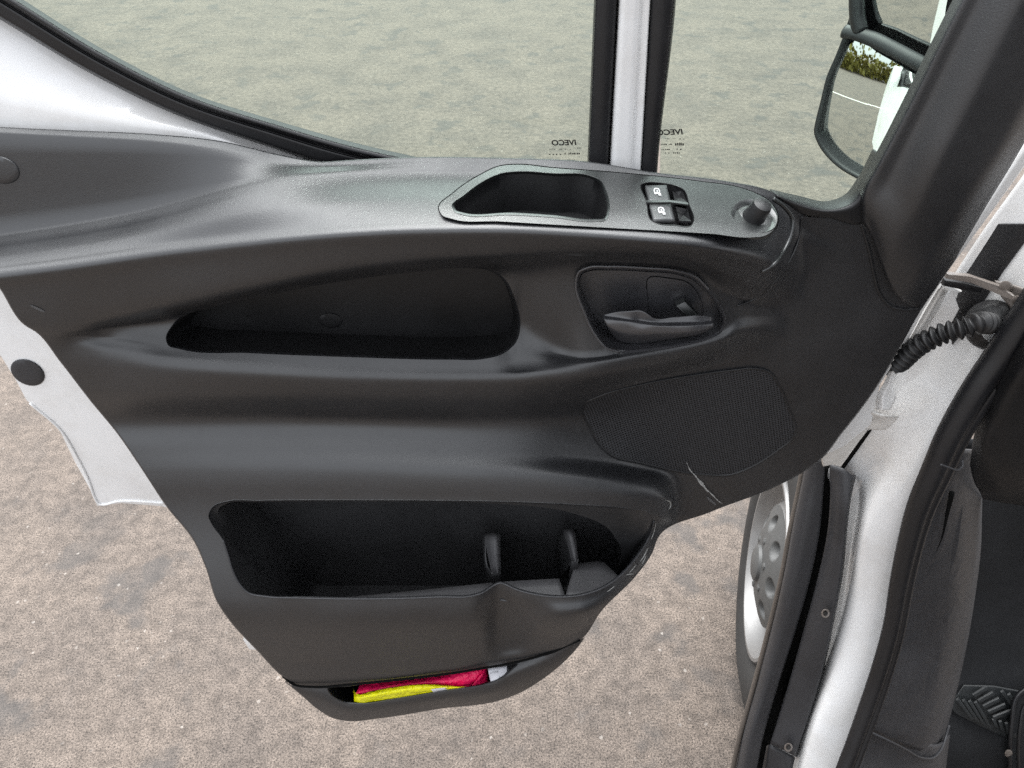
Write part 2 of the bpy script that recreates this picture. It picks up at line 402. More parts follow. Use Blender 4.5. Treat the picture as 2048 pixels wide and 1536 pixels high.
class Relief:
    """moulded panel: rows [(px, py, h), ...] give the surface, outline and holes are cut with clean edges"""
    def __init__(self, rows, x0, x1, step, cell=5.0, soft=3, blur=None):
        self.xs = np.arange(x0, x1 + 1, step, float)
        self.rows = rows
        self.KY, self.KH = self.knots(self.xs); self.soft = soft
        if blur:                                 # fair each row lengthwise: blur[i] passes
            for i, (n_, xa, xb) in blur.items():
                w = np.clip((self.xs - xa) / 60, 0, 1) * np.clip((xb - self.xs) / 60, 0, 1)
                for K in (self.KY, self.KH):
                    r_ = K[i].copy()
                    for _ in range(n_): r_[1:-1] = .25 * r_[:-2] + .5 * r_[1:-1] + .25 * r_[2:]
                    K[i] = K[i] * (1 - w) + r_ * w
            for i in range(1, len(self.KY)): self.KY[i] = np.maximum(self.KY[i], self.KY[i - 1] + 2.0)
        self.grid(cell)
    def knots(self, xs):
        ky = []; kh = []
        for r_ in self.rows:
            a = np.array(r_, float)
            ky.append(pchip(a[:, 0], a[:, 1], xs)); kh.append(pchip(a[:, 0], a[:, 2], xs))
        ky = np.array(ky); kh = np.array(kh)
        for i in range(1, len(ky)): ky[i] = np.maximum(ky[i], ky[i - 1] + 2.0)
        return ky, kh
    def grid(self, cell):
        nx = len(self.xs); R_ = len(self.rows); fr = []
        for i in range(R_ - 1):
            g = float(np.median(self.KY[i + 1] - self.KY[i])); k = int(max(2, min(30, round(g / cell))))
            fr += [(i, a / k) for a in range(k)]
        fr.append((R_ - 2, 1.0))
        PY = np.array([self.KY[i] + (self.KY[i + 1] - self.KY[i]) * a for i, a in fr])
        HH = np.zeros_like(PY)
        for j in range(nx): HH[:, j] = pchip(self.KY[:, j], self.KH[:, j], PY[:, j])
        for _ in range(self.soft):          # moulded radii: soften the surface a little
            HH[:, 1:-1] = .25 * HH[:, :-2] + .5 * HH[:, 1:-1] + .25 * HH[:, 2:]
            HH[1:-1] = .25 * HH[:-2] + .5 * HH[1:-1] + .25 * HH[2:]
        self.PY, self.HH, self.fr = PY, HH, fr
    def h(self, px, py):
        px = np.atleast_1d(np.asarray(px, float)); py = np.atleast_1d(np.asarray(py, float)); out = []
        for x, y in zip(px, py):
            t = np.clip((x - self.xs[0]) / (self.xs[1] - self.xs[0]), 0, len(self.xs) - 1.001); j = int(t); a = t - j
            out.append((1 - a) * np.interp(y, self.PY[:, j], self.HH[:, j]) + a * np.interp(y, self.PY[:, j + 1], self.HH[:, j + 1]))
        return np.array(out)
    def build(self, name, outline, holes, mat, parent, label=None):
        nx = len(self.xs); fr, PY, HH = self.fr, self.PY.copy(), self.HH.copy()
        PX = np.tile(self.xs, (len(fr), 1))
        nr = len(fr)
        cx = (PX[:-1, :-1] + PX[1:, 1:]) / 2; cy = (PY[:-1, :-1] + PY[1:, :-1] + PY[:-1, 1:] + PY[1:, 1:]) / 4
        keep = inside(cx, cy, outline)
        for hpoly in holes: keep &= ~inside(cx, cy, hpoly)
        kp = np.pad(keep, 1)
        cnt = kp[:-1, :-1].astype(int) + kp[1:, :-1] + kp[:-1, 1:] + kp[1:, 1:]
        bd = np.argwhere((cnt > 0) & (cnt < 4))
        allp = [outline] + list(holes)
        mv = []
        for i, j in bd:
            best = None
            for pl in allp:
                c, d = nearest_on(pl, PX[i, j], PY[i, j])
                if best is None or d < best[1]: best = (c, d)
            if best[1] < 9: mv.append((i, j, best[0]))
        if mv:
            hs_ = self.h([c[0] for _, _, c in mv], [c[1] for _, _, c in mv])
            for (i, j, c), hh in zip(mv, hs_): PX[i, j], PY[i, j] = c; HH[i, j] = hh
        idx = -np.ones((nr, nx), int); used = cnt > 0
        idx[used] = np.arange(used.sum())
        U = (PX - 1024) / FPX; V = (768 - PY) / FPX
        DY = CP + V * SP; DZ = -SP + V * CP; T = (D - HH) / DY
        X = U * T; Y = DY * T; Z = CAMZ + DZ * T
        v = np.stack([X[used], Y[used], Z[used]], 1)
        f = [(idx[i, j], idx[i, j + 1], idx[i + 1, j + 1], idx[i + 1, j]) for i, j in np.argwhere(keep)]
        return add_obj(name, v, f, mat, parent, label=label)
    def on(self, pts, dh=0.0):
        a = np.array(pts, float); hh = self.h(a[:, 0], a[:, 1]) + dh
        return [(a[i, 0], a[i, 1], hh[i]) for i in range(len(a))]

def inset(poly, d):
    a = poly[:, :2]; t = np.roll(a, -1, 0) - np.roll(a, 1, 0); t /= np.maximum(np.linalg.norm(t, axis=1), 1e-6)[:, None]
    area = 0.5 * np.sum(a[:, 0] * np.roll(a[:, 1], -1) - np.roll(a[:, 0], -1) * a[:, 1])
    nrm = np.stack([-t[:, 1], t[:, 0]], 1) * (1 if area > 0 else -1)
    return a + nrm * d

def ring(name, poly, hs_, steps, mat, parent, cap=False, label=None, sharp=None, skew=None):
    """moulded edge that follows a closed outline: steps (inset in px, change of stand-off); skew adds a drop towards the last loop"""
    n = len(poly); v = []
    for k, (d, dh) in enumerate(steps):
        q = inset(poly, d)
        for i in range(n):
            v.append(P(q[i, 0], q[i, 1], hs_[i] + dh))
    f = grid_faces(len(steps), n, closed_c=True)
    if cap: f.append(tuple(range((len(steps) - 1) * n, len(steps) * n)))
    return add_obj(name, v, f, mat, parent, label=label, sharp=sharp)

def recess(name, poly, hs_, h_back, shrink, mat, parent, lip=(3, 0.003), drop=0.0, label=None):
    """hollow behind an opening: rounded lip, walls running straight back to the plane h_back, flat back"""
    n = len(poly); v = []
    loops = [[P(poly[i, 0], poly[i, 1], hs_[i] + 0.0003) for i in range(n)]]
    q1 = inset(poly, lip[0] * 0.4); loops.append([P(q1[i, 0], q1[i, 1], hs_[i] - lip[1] * 0.35) for i in range(n)])
    q2 = inset(poly, lip[0]); loops.append([P(q2[i, 0], q2[i, 1], hs_[i] - lip[1]) for i in range(n)])
    base = loops[-1]
    cx = sum(p.x for p in base) / n; cz = sum(p.z for p in base) / n
    zmin = min(p.z for p in base); zmax = max(p.z for p in base)
    for a in (0.5, 1.0):
        lp = []
        for p in base:
            yb = D - h_back
            low = 1 - (p.z - zmin) / max(zmax - zmin, 1e-6)
            lp.append(Vector((cx + (p.x - cx) * (1 - shrink * a), p.y + (yb - p.y) * a, cz + (p.z - cz) * (1 - shrink * a) - drop * low * min(1, a * 2))))
        loops.append(lp)
    for lp in loops: v += lp
    f = grid_faces(len(loops), n, closed_c=True)
    f.append(tuple(range((len(loops) - 1) * n, len(loops) * n)))
    return add_obj(name, v, f, mat, parent, label=label, sharp=45)

def disc(name, px, py, rx, ry, rot, h, dome, mat, parent, seg=28, edge=0.002, label=None, hfun=None):
    """low round cap: flat-domed, with an edge wall"""
    v = []; rings = [(1.0, -edge), (1.0, 0.0), (0.93, dome * 0.6), (0.6, dome * 0.9), (0.2, dome)]
    c, s = math.cos(rot), math.sin(rot)
    for r_, dh in rings:
        for k in range(seg):
            th = 2 * math.pi * k / seg; a = rx * r_ * math.cos(th); b_ = ry * r_ * math.sin(th)
            x, y = px + a * c - b_ * s, py + a * s + b_ * c
            hb = hfun(x, y) if hfun else h
            v.append(P(x, y, hb + dh))
    f = grid_faces(len(rings), seg, closed_c=True); f.append(tuple(range((len(rings) - 1) * seg, len(rings) * seg)))
    return add_obj(name, v, f, mat, parent, label=label, sharp=50)

def box_px(name, corners, depth, mat, parent, bevel=0.001, label=None):
    return slab(name, corners, depth, mat, parent, bevel=bevel, closed_smooth=False, label=label)

# ------------------------------------------------------------------ the ground
def plane_obj(name, x0, x1, y0, y1, z, mat):
    return add_obj(name, [(x0, y0, z), (x1, y0, z), (x1, y1, z), (x0, y1, z)], [(0, 1, 2, 3)], mat, smooth=False)
g = plane_obj('ground', -900, 900, -900, 900, 0.0, 'ground'); g['kind'] = 'structure'

# ------------------------------------------------------------------ the van and its open door
van = thing('van', (0.55, 0.75, 0.0), 'white van with its black lined front door standing open', 'van')
def sub_empty(name, label):
    e = bpy.data.objects.new(name, None); COL.objects.link(e); e.parent = van
    e.matrix_parent_inverse = Matrix.Translation(-WORLD_LOC['van']); e.empty_display_size = .05
    WORLD_LOC[e.name] = Vector((0, 0, 0)); e['label'] = label
    return e
door = sub_empty('door', 'open black and white door with armrest, window and storage pockets')

def rim_h(py, drop=0.747): return hz(py, drop)

rows = []
# A  hidden top edge
rows.append([(-140, 225, -.014), (0, 240, -.014), (150, 248, -.014), (300, 254, -.014), (450, 270, -.012), (560, 296, -.012), (640, 310, -.012),
             (700, 306, -.010), (850, 300, -.010), (1000, 302, -.010), (1180, 310, -.010), (1310, 330, -.010), (1450, 346, -.010), (1540, 364, -.010), (1620, 400, -.008), (1720, 430, -.006), (1960, 440, -.006)])
# A2 rounded top edge
rows.append([(-140, 258, .0), (0, 268, .0), (150, 275, .0), (300, 284, .0), (450, 303, .0), (560, 328, .0), (640, 334, .0),
             (700, 330, .0), (850, 322, .0), (1000, 324, .0), (1180, 332, .0), (1310, 352, .0), (1450, 369, .0), (1540, 388, .0), (1620, 425, .0), (1720, 450, .0), (1960, 460, .0)])
# B  foot of the upright face / back of the shelf
rows.append([(-140, 488, .010), (0, 466, .010), (150, 443, .010), (300, 415, .010), (360, 399, .013), (400, 388, .018), (450, 374, .026), (500, 358, .024), (560, 348, .016), (620, 346, .010), (850, 336, .006), (1000, 338, .006), (1180, 346, .006),
             (1310, 366, .006), (1450, 384, .006), (1540, 402, .004), (1620, 445, .0), (1720, 480, 0), (1960, 490, 0)])
# C  ridge behind the shelf
rows.append([(-140, 512, .030), (0, 490, .030), (150, 467, .028), (300, 439, .026), (360, 421, .027), (400, 408, .030), (450, 393, .035), (500, 376, .033), (560, 364, .025), (620, 361, .018), (850, 350, .012), (1000, 352, .012), (1180, 360, .012),
             (1310, 380, .012), (1450, 397, .011), (1540, 415, .008), (1620, 460, .0), (1720, 500, 0), (1960, 510, 0)])
# E  front crest of the armrest
Erow = [(-140, 562, .068), (0, 545, .068), (150, 526, .066), (300, 503, .064), (450, 485, .068), (600, 469, .074), (700, 461, .079), (850, 454, .083),
        (1000, 453, .085), (1150, 460, .085), (1300, 472, .085), (1400, 482, .082), (1480, 496, .072), (1530, 510, .052), (1575, 525, .018), (1610, 535, .001), (1720, 560, 0), (1960, 570, 0)]
rows.append([(x, y - 7, h_ - .004 * (h_ > .03)) for x, y, h_ in Erow])
rows.append([(x, y + 9, h_ + .004 * (h_ > .03)) for x, y, h_ in Erow])
# D  middle of the shelf, straight between its back and the crest
def drop_of(y, h_): _, dy, dz = ray(0, y); return (D - h_) * (-dz) / dy
drow = []
for x in (-140, 0, 150, 300, 450, 600, 850, 1000, 1180, 1310, 1450, 1540):
    c_ = [float(pchip([q[0] for q in rows[3]], [q[a_] for q in rows[3]], [x])[0]) for a_ in (1, 2)]
    e_ = [float(pchip([q[0] for q in rows[4]], [q[a_] for q in rows[4]], [x])[0]) for a_ in (1, 2)]
    y_ = (c_[0] + e_[0]) / 2
    drow.append((x, y_, hz(y_, (drop_of(*c_) + drop_of(*e_)) / 2 - .0012)))
drow += [(1610, 480, .002), (1720, 520, 0), (1960, 530, 0)]
rows.insert(4, drow)
# F  under the crest
rows.append([(-140, 594, 0.0680), (0, 577, 0.0680), (150, 558, 0.0660), (300, 536, 0.0640), (450, 518, 0.0690), (600, 502, 0.0750), (700, 494, 0.0800), (850, 487, 0.0840),
             (1000, 485, 0.0860), (1150, 489, 0.0860), (1300, 496, 0.0840), (1400, 508, 0.0780), (1480, 526, 0.0620), (1530, 545, 0.0400), (1575, 560, 0.0100), (1610, 570, 0.0000), (1720, 590, 0.0000), (1960, 600, 0.0000)])
# G  lower edge of the armrest face
rows.append([(-140, 660, 0.0660), (0, 648, 0.0660), (100, 655, 0.0640), (170, 646, 0.0560), (330, 617, 0.0600), (500, 583, 0.0660), (700, 545, 0.0720), (850, 526, 0.0760), (1000, 517, 0.0780), (1150, 508, 0.0780),
             (1300, 510, 0.0730), (1400, 524, 0.0640), (1455, 556, 0.0420), (1500, 585, 0.0240), (1560, 605, 0.0020), (1620, 610, 0.0000), (1960, 640, 0.0000)])
# H  back of the recess under it
rows.append([(-140, 672, .062), (0, 662, .060), (100, 668, .058), (160, 662, .052), (220, 652, .036), (330, 634, .022), (500, 600, .016), (700, 562, .014), (850, 544, .014), (1000, 536, .018), (1060, 535, .026), (1150, 524, .030),
             (1300, 526, .030), (1400, 542, .028), (1455, 580, .022), (1500, 604, .012), (1560, 618, .001), (1620, 625, 0), (1960, 655, 0)])
# I  back edge of the lip
rows.append([(-140, 690, 0.0600), (100, 680, 0.0560), (160, 674, 0.0460), (220, 678, 0.0382), (330, 696, 0.0380), (500, 706, 0.0380), (700, 713, 0.0380), (900, 717, 0.0380), (985, 712, 0.0380), (1020, 690, 0.0260), (1040, 658, 0.0180),
             (1075, 678, 0.0240), (1120, 703, 0.0300), (1170, 714, 0.0420), (1250, 704, 0.0375), (1350, 687, 0.0305), (1440, 664, 0.0240), (1480, 640, 0.0180), (1520, 636, 0.0080), (1580, 640, 0.0000), (1960, 680, 0.0000)])
# J  front edge of the lip
rows.append([(-140, 708, 0.0580), (100, 694, 0.0540), (160, 690, 0.0480), (220, 699, 0.0460), (330, 715, 0.0467), (500, 727, 0.0467), (700, 737, 0.0467), (900, 741, 0.0467), (1020, 739, 0.0477), (1100, 734, 0.0507), (1170, 728, 0.0507),
             (1250, 716, 0.0457), (1350, 701, 0.0377), (1440, 681, 0.0320), (1485, 661, 0.0240), (1525, 656, 0.0100), (1580, 662, 0.0000), (1960, 700, 0.0000)])
# J2 under the lip
rows.append([(-140, 740, 0.0560), (100, 722, 0.0530), (220, 728, 0.0506), (330, 740, 0.0540), (500, 750, 0.0540), (700, 758, 0.0540), (900, 761, 0.0540), (1020, 760, 0.0550), (1100, 755, 0.0560), (1170, 748, 0.0540),
             (1250, 736, 0.0462), (1350, 720, 0.0328), (1440, 702, 0.0180), (1500, 684, 0.0060), (1560, 680, 0.0000), (1960, 720, 0.0000)])
# K  face below
rows.append([(-140, 800, 0.0500), (150, 780, 0.0480), (300, 786, 0.0510), (500, 790, 0.0500), (700, 793, 0.0500), (900, 795, 0.0500), (1050, 792, 0.0480), (1150, 782, 0.0410), (1250, 765, 0.0232), (1350, 748, 0.0077), (1450, 735, 0.0000), (1960, 760, 0.0000)])
# L  crease
rows.append([(-140, 850, .040), (150, 838, .038), (300, 838, .034), (500, 836, .030), (700, 838, .028), (900, 842, .027), (1050, 840, .022), (1150, 835, .010), (1250, 830, .0), (1450, 830, 0), (1960, 830, 0)])
# M  slope
rows.append([(-140, 900, 0.0510), (150, 895, 0.0510), (300, 895, 0.0490), (500, 893, 0.0470), (700, 895, 0.0460), (900, 902, 0.0450), (1050, 908, 0.0410), (1150, 914, 0.0280), (1230, 925, 0.0180), (1310, 938, 0.0050), (1380, 945, 0.0000), (1960, 930, 0.0000)])
# N  shoulder
rows.append([(-140, 940, 0.0597), (150, 938, 0.0597), (300, 938, 0.0607), (500, 938, 0.0627), (700, 940, 0.0637), (900, 946, 0.0637), (1050, 950, 0.0617), (1150, 954, 0.0577), (1240, 964, 0.0517), (1305, 974, 0.0450), (1330, 979, 0.0340), (1352, 984, 0.0040), (1400, 990, 0.0000), (1960, 960, 0.0000)])
# O
rows.append([(-140, 972, 0.0665), (300, 972, 0.0675), (500, 970, 0.0695), (700, 972, 0.0705), (900, 976, 0.0705), (1050, 980, 0.0685), (1150, 983, 0.0655), (1240, 988, 0.0605), (1305, 996, 0.0525), (1332, 1000, 0.0460), (1352, 1003, 0.0040), (1400, 1006, 0.0000), (1960, 990, 0.0000)])
# Pp upper edge of the bin opening
rows.append([(-140, 1003, 0.0705), (300, 1003, 0.0715), (500, 999, 0.0735), (700, 999, 0.0745), (900, 1000, 0.0745), (1050, 1004, 0.0725), (1150, 1008, 0.0695), (1240, 1016, 0.0635), (1300, 1026, 0.0545), (1328, 1030, 0.0460), (1346, 1030, 0.0060), (1400, 1026, 0.0000), (1960, 1010, 0.0000)])
# Q  bin rim
Q = [(-140, 1190), (300, 1190), (440, 1194), (520, 1193), (600, 1196), (700, 1198), (800, 1197), (945, 1192), (970, 1183), (1000, 1165), (1030, 1178), (1075, 1190), (1120, 1194), (1165, 1190), (1205, 1175), (1240, 1150), (1275, 1110), (1295, 1080), (1320, 1058), (1345, 1050), (1400, 1045), (1960, 1030)]
rows.append([(x, y, rim_h(y) if x <= 1296 else (0.030 if x < 1330 else 0.0)) for x, y in Q])
qh = lambda x: float(pchip([q[0] for q in rows[-1]], [q[2] for q in rows[-1]], [x])[0])
qy = lambda x: float(pchip([q[0] for q in rows[-1]], [q[1] for q in rows[-1]], [x])[0])
XS = [-140, 300, 440, 520, 700, 945, 970, 1000, 1030, 1075, 1120, 1165, 1205, 1240, 1275, 1295, 1320, 1345, 1400, 1960]
rows.append([(x, qy(x) + (12 if x < 1240 else 8), qh(x) + .003) for x in XS])
# S  fold below the rim band
S_ = {-140: 1236, 300: 1236, 440: 1238, 520: 1240, 700: 1240, 945: 1236, 970: 1230, 1000: 1222, 1030: 1224, 1075: 1228, 1120: 1229, 1165: 1222, 1205: 1205, 1240: 1176, 1275: 1130, 1295: 1102, 1320: 1080, 1345: 1072, 1400: 1066, 1960: 1050}
rows.append([(x, S_[x], qh(x) + (.004 if x < 1250 else .0) + {970: -.004, 1000: -.012, 1030: -.014, 1075: -.004, 1120: .003, 1165: .003}.get(x, 0)) for x in XS])
# T  lower face
T_ = [(-140, 1330, .112), (520, 1330, .112), (700, 1326, .114), (900, 1312, .113), (960, 1305, .108), (1000, 1300, .090), (1035, 1296, .088), (1075, 1290, .099), (1120, 1280, .104), (1165, 1262, .094), (1205, 1236, .078), (1240, 1206, .060), (1275, 1160, .04), (1295, 1130, .03), (1320, 1110, .02), (1400, 1100, 0), (1960, 1080, 0)]
rows.append(T_)
rows.append([(-140, 1352, .108), (520, 1356, .108), (700, 1352, .110), (900, 1334, .108), (1000, 1318, .096), (1080, 1304, .094), (1120, 1294, .093), (1165, 1274, .086), (1205, 1246, .072), (1240, 1215, .05), (1320, 1130, .02), (1400, 1120, 0), (1960, 1100, 0)])
rows.append([(-140, 1390, .092), (520, 1390, .092), (620, 1388, .092), (700, 1384, .094), (900, 1362, .092), (1000, 1346, .082), (1080, 1330, .080), (1165, 1300, .070), (1240, 1240, .04), (1320, 1160, .01), (1400, 1140, 0), (1960, 1120, 0)])

BL = {i: (380, -400, 1480) for i in range(2, 5)}; BL.update({i: (160, -400, 1540) for i in range(5, 9)})
BL.update({i: (40, -200, 1560) for i in (0, 1)}); BL.update({9: (30, 180, 1400), 12: (60, -200, 1500)}); BL.update({i: (120, -200, 1240) for i in (13, 14, 15, 16, 17, 18)})
rel = Relief(rows, -272, 1956, 5, blur=BL)
OUT = spline([(-220, 243), (-130, 246), (0, 256), (150, 263), (300, 270), (450, 286), (560, 312), (640, 325), (700, 322), (850, 316), (1000, 318), (1180, 326), (1310, 347), (1450, 364), (1540, 384), (1585, 408), (1602, 428),
              (1660, 436), (1722, 446), (1800, 455), (1930, 440), (1918, 500), (1880, 560), (1836, 626), (1800, 690), (1752, 772), (1715, 824), (1680, 868), (1645, 913), (1604, 943), (1544, 974), (1420, 1022),
              (1315, 1073), (1302, 1106), (1272, 1148), (1200, 1222), (1165, 1273), (1100, 1302), (1030, 1322), (975, 1331), (900, 1343), (800, 1355), (700, 1365), (625, 1370), (588, 1366), (566, 1351),
              (518, 1302), (457, 1235), (436, 1203), (414, 1136), (390, 1082), (335, 1012), (280, 929), (238, 868), (183, 801), (122, 722), (74, 663), (50, 648), (0, 574), (-60, 500), (-130, 420), (-200, 340), (-254, 282), (-258, 254)], 900, closed=True)
H_CUP = spline([(904, 412), (911, 425), (923, 429), (1024, 430), (1106, 435), (1190, 443), (1212, 440), (1218, 425), (1213, 384), (1202, 362), (1184, 353), (1106, 347), (1036, 343), (1006, 346), (962, 365), (928, 390)], 160, closed=True)
H_SW = spline([(1284, 368), (1290, 366), (1322, 366), (1355, 373), (1367, 379), (1378, 408), (1387, 444), (1384, 450), (1350, 451), (1308, 444), (1302, 440), (1293, 405)], 90, closed=True)
H_MAP = spline([(336, 690), (332, 678), (344, 652), (362, 632), (420, 612), (500, 594), (700, 556), (850, 538), (940, 532), (985, 540), (1012, 562), (1030, 600), (1040, 650), (1032, 684), (1008, 706), (965, 718), (900, 719), (700, 714), (500, 706), (360, 698)], 220, closed=True)
H_HAND = spline([(1155, 562), (1160, 546), (1177, 538), (1217, 536), (1293, 539), (1356, 545), (1388, 556), (1415, 582), (1438, 615), (1447, 640), (1440, 660), (1415, 674), (1365, 687), (1290, 698), (1240, 700), (1213, 691), (1192, 667), (1172, 625)], 180, closed=True)
H_BIN = spline([(417, 1031), (426, 1013), (452, 1003), (520, 1001), (700, 1000), (880, 1001), (1000, 1003), (1150, 1009), (1260, 1018), (1300, 1027), (1308, 1040), (1303, 1062), (1294, 1082), (1275, 1111), (1240, 1151), (1205, 1175), (1165, 1189), (1120, 1193), (1075, 1189), (1030, 1177),
                (1008, 1167), (1000, 1165), (992, 1168), (960, 1187), (945, 1191), (880, 1193), (800, 1196), (700, 1197), (600, 1195), (530, 1193), (497, 1186), (477, 1165), (465, 1140), (456, 1110), (446, 1080), (426, 1052)], 320, closed=True)

panel = rel.build('trim_panel', OUT, [H_CUP, H_SW, H_MAP, H_HAND, H_BIN], 'trim', door)
ring('panel_edge', OUT, rel.h(OUT[:, 0], OUT[:, 1]), [(0.5, 0.0), (-1.2, -.0008), (-2.2, -.003), (-2.4, -.024)], 'trim', door)

def hollow(name, poly, hs_, vec, shrink, mat, parent, lip=(3, .003), back=None, n_mid=3, lip_mat=None, drop=0.0):
    """well behind an opening: rounded lip, then walls along vec (or to the plane h = back), closed bottom"""
    n = len(poly); loops = []
    for a, b_ in ((-1.0, -.0002), (0.0, .0004), (0.45, -.25), (0.8, -.6), (1.0, -1.0)):
        q = inset(poly, lip[0] * max(a, -1 / max(lip[0], 1)) if a > 0 else a)
        dh = b_ if a <= 0 else lip[1] * b_
        loops.append([P(q[i, 0], q[i, 1], hs_[i] + dh) for i in range(n)])
    base = loops[-1]; cx = sum(p.x for p in base) / n; cy = sum(p.y for p in base) / n; cz = sum(p.z for p in base) / n
    k0 = len(loops) - 1
    if drop:
        z0 = min(p.z for p in base); z1 = max(p.z for p in base)
        wz = [min(1.0, 1.6 * (z1 - p.z) / (z1 - z0)) for p in base]; wz = [w * w * (3 - 2 * w) for w in wz]
        base = [Vector((cx + (p.x - cx) * (1 - .10 * w), p.y + .032 * w, p.z - drop * w)) for p, w in zip(base, wz)]; loops.append(base); cz -= drop * .5
    for s in range(1, n_mid + 1):
        a = s / n_mid; lp = []
        for p in base:
            t = Vector((cx + (p.x - cx) * (1 - shrink * a), p.y, cz + (p.z - cz) * (1 - shrink * a)))
            if back is not None: t.y = p.y + (D - back - p.y) * a
            if vec is not None: t += Vector(vec) * a
            lp.append(t)
        loops.append(lp)
    v = [p for lp in loops for p in lp]
    f = grid_faces(len(loops), n, closed_c=True); f.append(tuple(range((len(loops) - 1) * n, len(loops) * n)))
    o = add_obj(name, v, f, mat, parent, sharp=55)
    if lip_mat:
        o.data.materials.append(M[lip_mat])
        for i, pl in enumerate(o.data.polygons):
            if i < k0 * n: pl.material_index = 1
    return o

hh = lambda poly: rel.h(poly[:, 0], poly[:, 1])
hollow('map_pocket', H_MAP, hh(H_MAP), (0, 0, -.012), .03, 'liner', door, lip=(4, .004), back=-.016, lip_mat='trim')
disc('screw_cover', 661, 641, 24, 15, .1, -.0155, .0012, 'liner', door)

# upper well, switch plate with its seam
plate_poly = spline([(878, 418), (884, 430), (905, 438), (1000, 443), (1100, 449), (1240, 457), (1379, 465), (1425, 468), (1500, 475), (1531, 471), (1551, 455), (1555, 432), (1541, 406), (1512, 388), (1481, 377),
                     (1398, 364), (1240, 347), (1100, 336), (1036, 330), (1000, 333), (958, 352), (908, 386)], 300, closed=True)
pb = [(870, 318, .2610), (1036, 326, .2625), (1240, 343, .2690), (1398, 360, .2780), (1481, 372, .2840), (1562, 388, .2890)]
pf = [(870, 446, .2785), (1000, 448, .2785), (1240, 461, .2848), (1425, 473, .2930), (1500, 480, .2970), (1562, 484, .3000)]
def pat(t_, x, a_): return float(pchip([q[0] for q in t_], [q[a_] for q in t_], [x])[0])
prow = []
for k in range(5):
    a_ = k / 4
    prow.append([(x, pat(pb, x, 1) * (1 - a_) + pat(pf, x, 1) * a_, hz(pat(pb, x, 1) * (1 - a_) + pat(pf, x, 1) * a_, pat(pb, x, 2) * (1 - a_) + pat(pf, x, 2) * a_ + .0008 * (2 * a_ - 1) ** 2)) for x in (870, 950, 1036, 1140, 1240, 1320, 1398, 1460, 1500, 1562)])
prel = Relief(prow, 870, 1560, 4, cell=4.0, soft=6)
ph = lambda poly: prel.h(poly[:, 0], poly[:, 1])
prel.build('switch_plate', plate_poly, [H_CUP, H_SW], 'shelf', door)
ring('switch_plate_edge', plate_poly, ph(plate_poly), [(0.3, 0), (-0.7, -.0008), (-1.0, -.003), (-1.0, -.02)], 'shelf', door)
ring('plate_seam_shade', plate_poly, rel.h(plate_poly[:, 0], plate_poly[:, 1]), [(0.5, .0006), (-1.6, .0008), (-2.6, -.001)], 'black_hole', door)  # black ring put in for the shade in the gap round the plate
hollow('armrest_well', H_CUP, ph(H_CUP), (0, -.004, -.033), .06, 'liner', door, lip=(5, .004), lip_mat='shelf')
# window switches
sw_h = ph(H_SW)
hollow('switch_recess', H_SW, sw_h, (0, 0, -.012), .04, 'smooth', door, lip=(1.5, .0015))
hsw = float(np.mean(sw_h))
def rocker(x_off, y_off, label):
    c = [(1291, 371), (1321, 368), (1333, 375), (1341, 402), (1299, 403)]
    tl, tr, tr2, br, bl = [(x + x_off, y + y_off) for x, y in c]
    hA = lambda x, y: float(prel.h([x], [y])[0])
    rows_ = []
    for a in np.linspace(0, 1, 7):
        l = (tl[0] + (bl[0] - tl[0]) * a, tl[1] + (bl[1] - tl[1]) * a); r_ = (tr2[0] + (br[0] - tr2[0]) * a, tr[1] + 2 + (br[1] - tr[1] - 2) * a)
        row = []
        for b_ in np.linspace(0, 1, 9):
            x = l[0] + (r_[0] - l[0]) * b_; y = l[1] + (r_[1] - l[1]) * b_
            bump = .0009 * math.sin(math.pi * min(1, b_ * 1.15 + .1)) * (math.sin(math.pi * (0.12 + .76 * a)) ** .4)
            row.append((x, y - bump * 500 * 0, hA(x, y) + .0006 + bump * (0.9)))
        rows_.append(row)
    v = [P(*p) for row in rows_ for p in row]; f = grid_faces(7, 9)
    o = add_obj('window_switch', v, f, 'rocker', door, solid=-.005, label=label)
    # finger scoop beside the rocker
    q = [(1343, 375), (1364, 380), (1374, 404), (1350, 403)]
    q = [(x + x_off, y + y_off) for x, y in q]
    hb = [hA(*p) for p in q]
    v = [P(q[0][0], q[0][1], hb[0] - .010), P(q[1][0], q[1][1], hb[1] - .004), P(q[2][0], q[2][1], hb[2] - .0005), P(q[3][0], q[3][1], hb[3] - .004),
         P((q[0][0] + q[2][0]) / 2, (q[0][1] + q[2][1]) / 2 + 2, (hb[0] + hb[2]) / 2 - .009)]
    s_ = add_obj('finger_scoop', v, [(0, 1, 4), (1, 2, 4), (2, 3, 4), (3, 0, 4)], 'smooth', door, solid=-.002, smooth=False)
    # printed window symbol: frame with pane and arrow block
    cx, cy = 1314 + x_off, 384 + y_off
    def blk(pts, nm='window_symbol'):
        pp = [(cx + x, cy + y) for x, y in pts]
        vv = [P(x, y, hA(x, y) + .0021) for x, y in pp]
        add_obj(nm, vv, [tuple(range(len(vv)))], 'print_white', door, smooth=False, solid=.0002)
    ringo = [(-7, -4), (-5.5, -7.5), (-1, -8.5), (4, -7), (7, -1)]; ringi = [(-4.5, -3.5), (-3.5, -5.5), (-.8, -6.3), (2.4, -5.2), (4.6, -.5)]
    for i in range(4): blk([ringo[i], ringo[i + 1], ringi[i + 1], ringi[i]])
    blk([(-7, -4), (-4.5, -3.5), (-3.5, .5), (-6, 1.0)])
    blk([(-5.8, 1.0), (-3.5, .3), (4.8, -.2), (7.6, 2.5), (9, 7), (3.5, 7.0), (2.5, 3.5), (-4.5, 4.5)])
    blk([(-1.2, -4.8), (1.4, -3.8), (2.2, -.6), (-.8, -.6)])
    return o
